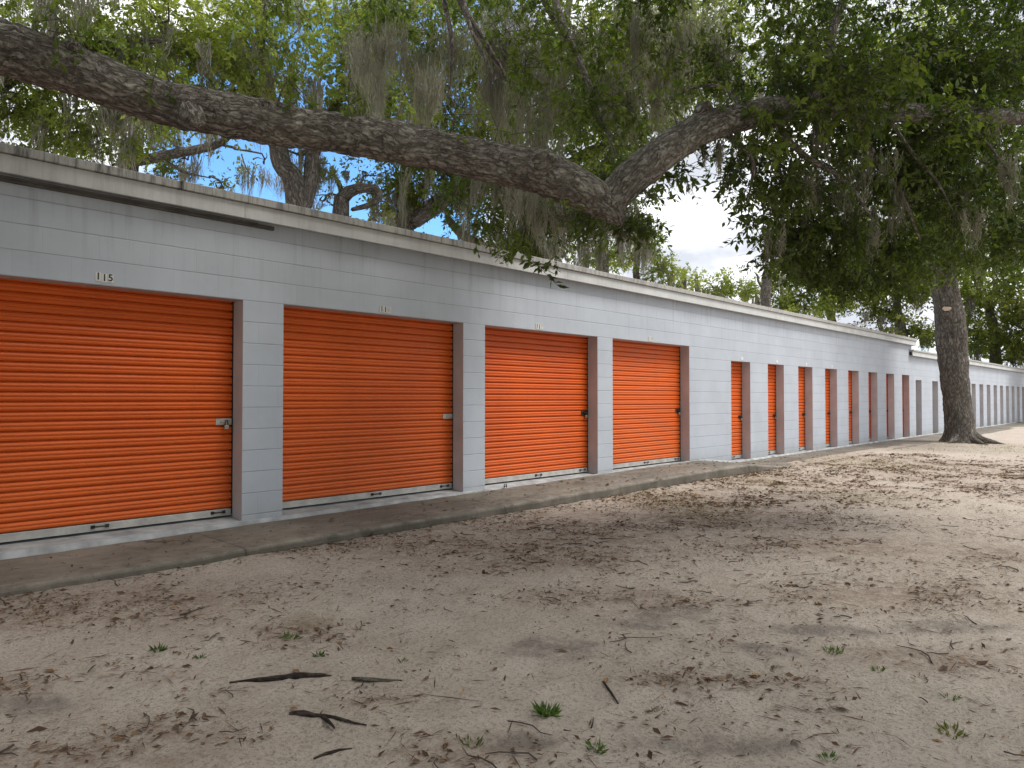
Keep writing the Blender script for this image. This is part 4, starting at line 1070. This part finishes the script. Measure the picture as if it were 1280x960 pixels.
lx, ly, lz_ = scatter(190000, 17, dens_leaf, 5)
far = lz_ > 9
n = len(lx)
P = np.stack([lx, ly, surf(lx, ly)+rng.uniform(.003, .012, n)], -1)
yaw = rng.uniform(0, 2*PI, n); D = unit(np.stack([np.cos(yaw), np.sin(yaw), rng.uniform(-.12, .3, n)], -1))
N = unit(np.stack([rng.normal(size=n)*.4, rng.normal(size=n)*.4, np.ones(n)], -1)); N = unit(N-D*(N*D).sum(-1, keepdims=True))
L = rng.gamma(2.6, .0082, n)+.007; L = np.where(far, L*1.6, L)
W = L*rng.uniform(.2, .48, n)
T = np.clip(rng.beta(1.1, 3.2, n)+(rng.random(n) < .025)*.6, 0, 1)
lf = Leaves(); lf.add(P-D*(L*.5)[:, None], D, N, L, W, T)
# twiglets and catkin shreds: long thin slivers
tx, ty, tz_ = scatter(60000, 12, lambda x, y: np.clip(dens_leaf(x, y)*.7+.03, 0, 1), 6)
n = len(tx)
P = np.stack([tx, ty, surf(tx, ty)+rng.uniform(.003, .010, n)], -1)
yaw = rng.uniform(0, 2*PI, n); D = unit(np.stack([np.cos(yaw), np.sin(yaw), rng.uniform(-.05, .12, n)], -1))
N = unit(np.stack([rng.normal(size=n)*.3, rng.normal(size=n)*.3, np.ones(n)], -1)); N = unit(N-D*(N*D).sum(-1, keepdims=True))
L = rng.gamma(2.2, .026, n)+.02; W = rng.uniform(.003, .008, n)
lf.add(P-D*(L*.5)[:, None], D, N, L, W, np.clip(rng.beta(1.2, 4, n), 0, 1))
props(lf.build('leaf_litter', DRY), 'brown fallen oak leaves and shreds scattered in drifts over the sand', 'leaf litter', None, 'stuff')

rx_ = np.concatenate([rng.uniform(-5, 26, 900), rng.normal(20.6, .35, 260), rng.normal(13.2, .5, 120), rng.normal(6.4, .6, 120)]); n = len(rx_)
ry_ = rng.uniform(-.12, .35, n)
heap = np.exp(-((rx_-20.6)/.35)**2)*.06+np.exp(-((rx_-13.2)/.5)**2)*.03+np.exp(-((rx_-6.4)/.6)**2)*.03
P = np.stack([rx_, ry_, 3.252+rng.random(n)*(.014+heap)], -1)
a = rng.uniform(0, 2*PI, n); D = unit(np.stack([np.cos(a), np.sin(a), rng.uniform(-.1, .5, n)], -1)); N = unit(np.stack([rng.normal(size=n)*.5, rng.normal(size=n)*.5, np.ones(n)], -1)); N = unit(N-D*(N*D).sum(-1, keepdims=True))
L = rng.uniform(.03, .075, n); lr = Leaves(); lr.add(P, D, N, L, L*.4, rng.beta(1.3, 2.4, n))
props(lr.build('roof_leaves', DRY), 'dead leaves and small heaps caught along the roof edge', 'leaf litter', None, 'stuff')
# thin curved twigs lying about
tw = MB()
qx, qy, qz = scatter(620, 8, lambda x, y: np.where(y < sidewalk_y(x), .16+litter_f(x, y)*.5, 0), 12)
for x, y in zip(qx, qy):
    a = rng.uniform(0, 2*PI); l = rng.uniform(.06, .26); pts = []
    px_, py_ = x, y
    for k in range(5):
        zz_ = float(ground_z(np.array([px_]), np.array([py_]))[0])+.006+rng.uniform(0, .006)
        pts.append((px_, py_, zz_)); a += rng.normal()*.45; px_ += math.cos(a)*l/4; py_ += math.sin(a)*l/4
    r = rng.uniform(.0022, .0045); tw.tube(pts, [r, r*.95, r*.85, r*.7, r*.4], 5)
props(tw.build('small_twigs', TWIG), 'thin dark twigs strewn over the sandy yard', 'twigs', None, 'stuff')

# bigger fallen pieces, measured from the photograph
def fallen(name, label, pix, rad, mat=TWIG, forks=(), group='fallen sticks on the sand'):
    c = ground_pt(*pix[len(pix)//2])
    o = None
    w = Wood()
    def gp(px, py):
        q = ground_pt(px, py, .01); z = float(ground_z(np.array([q[0]]), np.array([q[1]]))[0]); q = ground_pt(px, py, z); return q
    P = []
    for (px, py), r in zip(pix, rad):
        q = gp(px, py); P.append((q[0], q[1], q[2]+r*.55))
    w.limb(P, rad, .02, 12, .25, .004, int(rng.integers(0, 40)))
    for fp, fr in forks:
        Q = []
        for (px, py), r in zip(fp, fr):
            q = gp(px, py); Q.append((q[0], q[1], q[2]+r*.6))
        w.limb(Q, fr, .02, 10, .2, .003, int(rng.integers(0, 40)))
    o = w.build(name, mat)
    return props(o, label, 'stick', group)
BARK_DARK = mat_bark('weathered_stick', (.115, .090, .074), (.034, .026, .022), 40., .3, .8, .008)
fallen('fallen_stick', 'long dark strip of rotten bark lying in the left foreground, tapering to the left', [(287, 854), (318, 852), (345, 850), (375, 848), (400, 848), (414, 846)], [.005, .011, .014, .018, .015, .006], BARK_DARK)
fallen('fallen_stick', 'forked black stick lying below the long bark strip', [(362, 893), (378, 893), (398, 897), (418, 898), (440, 904), (458, 907)], [.008, .013, .011, .009, .006, .003], BARK_DARK, [([(402, 897), (410, 903), (418, 911)], [.009, .009, .006])])
fallen('fallen_stick', 'short curved brown stick nearest the bottom edge, left of centre', [(392, 949), (406, 944), (424, 939), (440, 936)], [.004, .008, .006, .002], BARK_DARK)
fallen('fallen_stick', 'grey half-buried stick right of the long bark strip', [(440, 849), (458, 851), (478, 852), (502, 851)], [.008, .012, .010, .004], BARK)
fallen('fallen_stick', 'straight thin stick leaning alone on the sand right of centre', [(754, 853), (764, 867), (773, 880)], [.006, .007, .004], BARK_DARK)
fallen('fallen_stick', 'thin bent twig curling by the green tuft in the front centre', [(705, 913), (722, 916), (738, 912), (742, 897)], [.004, .004, .004, .002], BARK_DARK)

# weeds and tufts
def tuft(px, py, r_px, n, h, label, mat=WEEDM, tint=(.2, .8), spread=1.0):
    c = ground_pt(px, py); z = float(ground_z(np.array([c[0]]), np.array([c[1]]))[0]); c = ground_pt(px, py, z)
    s = np.linalg.norm(c-CAM)/F_PX; R_ = r_px*s*.9; h = h*.78; n = int(n*.95)
    lf = Leaves()
    a = rng.uniform(0, 2*PI, n); q = np.sqrt(rng.random(n))*R_*.6
    P = np.stack([c[0]+np.cos(a)*q, c[1]+np.sin(a)*q, np.full(n, c[2]-.003)], -1)
    P[:, 2] = ground_z(P[:, 0], P[:, 1])-.002
    D = unit(np.stack([np.cos(a)*spread*rng.uniform(.2, 1.1, n), np.sin(a)*spread*rng.uniform(.2, 1.1, n), rng.uniform(.25, 1.0, n)], -1))
    N = unit(rng.normal(size=(n, 3))); N = unit(N-D*(N*D).sum(-1, keepdims=True))
    L = h*rng.uniform(.4, 1.2, n)
    lf.add(P, D, N, L, np.minimum(L*.22, .009)*rng.uniform(.7, 1.3, n), rng.uniform(tint[0], tint[1], n))
    return props(lf.build('weed_tuft', mat), label, 'weed', 'green weed tufts in the sand')
tuft(683, 892, 17, 110, .075, 'brightest green weed tuft, front centre of the sandy yard')
tuft(745, 935, 16, 60, .04, 'low green weed near the bottom edge, right of the brightest tuft')
tuft(362, 797, 17, 60, .045, 'flat green weed above the long bark strip')
tuft(198, 813, 10, 40, .05, 'tiny green weed alone in the left foreground', tint=(0, .5))
tuft(251, 823, 7, 24, .04, 'tiny dark weed just right of another at left foreground', tint=(0, .3))
tuft(398, 820, 9, 26, .045, 'small dark weed right above the long bark strip', tint=(0, .35))
tuft(1042, 815, 17, 70, .04, 'elongated green weed on the sand at right, above a second one')
tuft(1097, 840, 9, 34, .035, 'small round weed in the right of the yard, below an elongated one')
tuft(1190, 918, 20, 70, .045, 'weed with pale blades in the lower right corner area', GRASS, (.2, 1))
tuft(1188, 872, 12, 34, .035, 'small weed at far right, above the pale-bladed one')
tuft(503, 827, 9, 24, .035, 'little olive weed right of the dark weed by the bark strip', GRASS, (0, .6))
tuft(823, 890, 20, 60, .022, 'flat greyish weed patch right of the brightest tuft', GRASS, (.1, .7))
tuft(590, 930, 20, 60, .035, 'olive weed tangled in dead leaves near the bottom centre', GRASS, (0, .5))
tuft(1035, 948, 14, 40, .04, 'green weed at the bottom edge in the right half')

# sparse grass near the sidewalk
def dens_grass(x, y): return np.clip(ellipses(x, y, TURF_BEDS)*np.clip((fbm(x*4, y*4, 3, 77)-.36)*3.5, 0, 1), 0, 1)*(y < sidewalk_y(x)-.02)
hx, hy, hz = scatter(90000, 26, dens_grass, 21)
n = len(hx)
P = np.stack([hx, hy, ground_z(hx, hy)-.003], -1); a = rng.uniform(0, 2*PI, n)
D = unit(np.stack([np.cos(a)*.8, np.sin(a)*.8, rng.uniform(.2, 1, n)], -1)); N = unit(rng.normal(size=(n, 3))); N = unit(N-D*(N*D).sum(-1, keepdims=True))
L = rng.uniform(.02, .065, n)
lf = Leaves(); lf.add(P, D, N, L, np.clip(L*.16, .003, .009), np.clip(rng.beta(2, 1.6, n), 0, 1))
props(lf.build('sparse_grass', GRASS), 'thin olive grass in patches along the sidewalk edge', 'grass', None, 'stuff')

# ------------------------------------------------------------------ light
SUN_EL = math.radians(58)
SUN_DIR = unit(np.array([.45, -.72, 0.0]))*math.cos(SUN_EL)+np.array([0, 0, math.sin(SUN_EL)])   # towards the sun
sd = bpy.data.lights.new('sun', 'SUN'); sd.energy = 2.1; sd.angle = math.radians(22); sd.color = (1.0, .96, .90)
so = bpy.data.objects.new('sun', sd); COL.objects.link(so)
so.rotation_euler = Vector(tuple(SUN_DIR)).to_track_quat('Z', 'Y').to_euler()

world = bpy.data.worlds.new('World'); scene.world = world; world.use_nodes = True
nt = world.node_tree; nd = nt.nodes; lk = nt.links
bg = nd['Background']; bg.inputs['Strength'].default_value = .132
sky = nd.new('ShaderNodeTexSky'); sky.sky_type = 'NISHITA'; sky.sun_disc = False
sky.sun_elevation = SUN_EL; sky.sun_rotation = math.atan2(SUN_DIR[0], SUN_DIR[1]); sky.air_density = 1.0; sky.dust_density = .4; sky.ozone_density = 2.0
tc = nd.new('ShaderNodeTexCoord')
def wn(t, **k):
    n_ = nd.new(t)
    for a_, v_ in k.items(): setattr(n_, a_, v_)
    return n_
mp = wn('ShaderNodeMapping'); mp.inputs['Scale'].default_value = (1, 1, 1.9); lk.new(tc.outputs['Generated'], mp.inputs[0])
nz1 = wn('ShaderNodeTexNoise'); nz1.inputs['Scale'].default_value = 2.3; nz1.inputs['Detail'].default_value = 8; nz1.inputs['Roughness'].default_value = .55; lk.new(mp.outputs[0], nz1.inputs['Vector'])
# a gap of blue to the left of the picture
def dirdot(px, py, lo, hi):
    d = unit(at(px, py, 1.0)-CAM)
    vm = wn('ShaderNodeVectorMath', operation='DOT_PRODUCT'); vm.inputs[1].default_value = tuple(d)
    nm = wn('ShaderNodeVectorMath', operation='NORMALIZE'); lk.new(tc.outputs['Generated'], nm.inputs[0]); lk.new(nm.outputs[0], vm.inputs[0])
    mr = wn('ShaderNodeMapRange'); mr.inputs[1].default_value = lo; mr.inputs[2].default_value = hi; lk.new(vm.outputs['Value'], mr.inputs[0]); return mr.outputs[0]
gap = dirdot(400, 235, .975, .995)
ma = wn('ShaderNodeMath', operation='MULTIPLY_ADD'); lk.new(gap, ma.inputs[0]); ma.inputs[1].default_value = -.55; lk.new(nz1.outputs[0], ma.inputs[2])
cov = wn('ShaderNodeMapRange'); cov.inputs[1].default_value = .28; cov.inputs[2].default_value = .42; lk.new(ma.outputs[0], cov.inputs[0])
mp2 = wn('ShaderNodeMapping'); mp2.inputs['Scale'].default_value = (1, 1, 2.6); mp2.inputs['Location'].default_value = (3.1, 1.7, .4); lk.new(tc.outputs['Generated'], mp2.inputs[0])
nz2 = wn('ShaderNodeTexNoise'); nz2.inputs['Scale'].default_value = 4.2; nz2.inputs['Detail'].default_value = 7; lk.new(mp2.outputs[0], nz2.inputs['Vector'])
cr = wn('ShaderNodeValToRGB'); cr.color_ramp.elements[0].position = .42; cr.color_ramp.elements[0].color = (.36, .38, .42, 1); cr.color_ramp.elements[1].position = .74; cr.color_ramp.elements[1].color = (1, 1, 1, 1)
lk.new(nz2.outputs[0], cr.inputs[0])
cs = wn('ShaderNodeVectorMath', operation='SCALE'); cs.inputs['Scale'].default_value = 9.6; lk.new(cr.outputs[0], cs.inputs[0])
mx = wn('ShaderNodeMix', data_type='RGBA'); lk.new(cov.outputs[0], mx.inputs[0]); tn = wn('ShaderNodeMix', data_type='RGBA', blend_type='MULTIPLY'); tn.inputs[0].default_value = 1; tn.inputs[7].default_value = (.66, .98, 1.25, 1); lk.new(sky.outputs[0], tn.inputs[6]); lk.new(tn.outputs[2], mx.inputs[6]); lk.new(cs.outputs[0], mx.inputs[7])
lk.new(mx.outputs[2], bg.inputs['Color'])

# ------------------------------------------------------------------ camera and output
cd = bpy.data.cameras.new('camera'); cam = bpy.data.objects.new('camera', cd); COL.objects.link(cam)
cd.sensor_width = 36; cd.lens = F_PX/1280*36; cd.clip_start = .05; cd.clip_end = 3000
cam.location = tuple(CAM); cam.rotation_euler = Vector(tuple(FW)).to_track_quat('-Z', 'Y').to_euler()
scene.camera = cam
vs = scene.view_settings; vs.view_transform = 'Standard'; vs.look = 'None'; vs.gamma = 1; vs.use_curve_mapping = False; vs.exposure = 0.80
scene.cycles.max_bounces = 7; scene.cycles.diffuse_bounces = 4; scene.cycles.transmission_bounces = 4; scene.cycles.glossy_bounces = 3; scene.cycles.transparent_max_bounces = 4
scene.cycles.use_denoising = True
scene.cycles.sample_clamp_indirect = 6
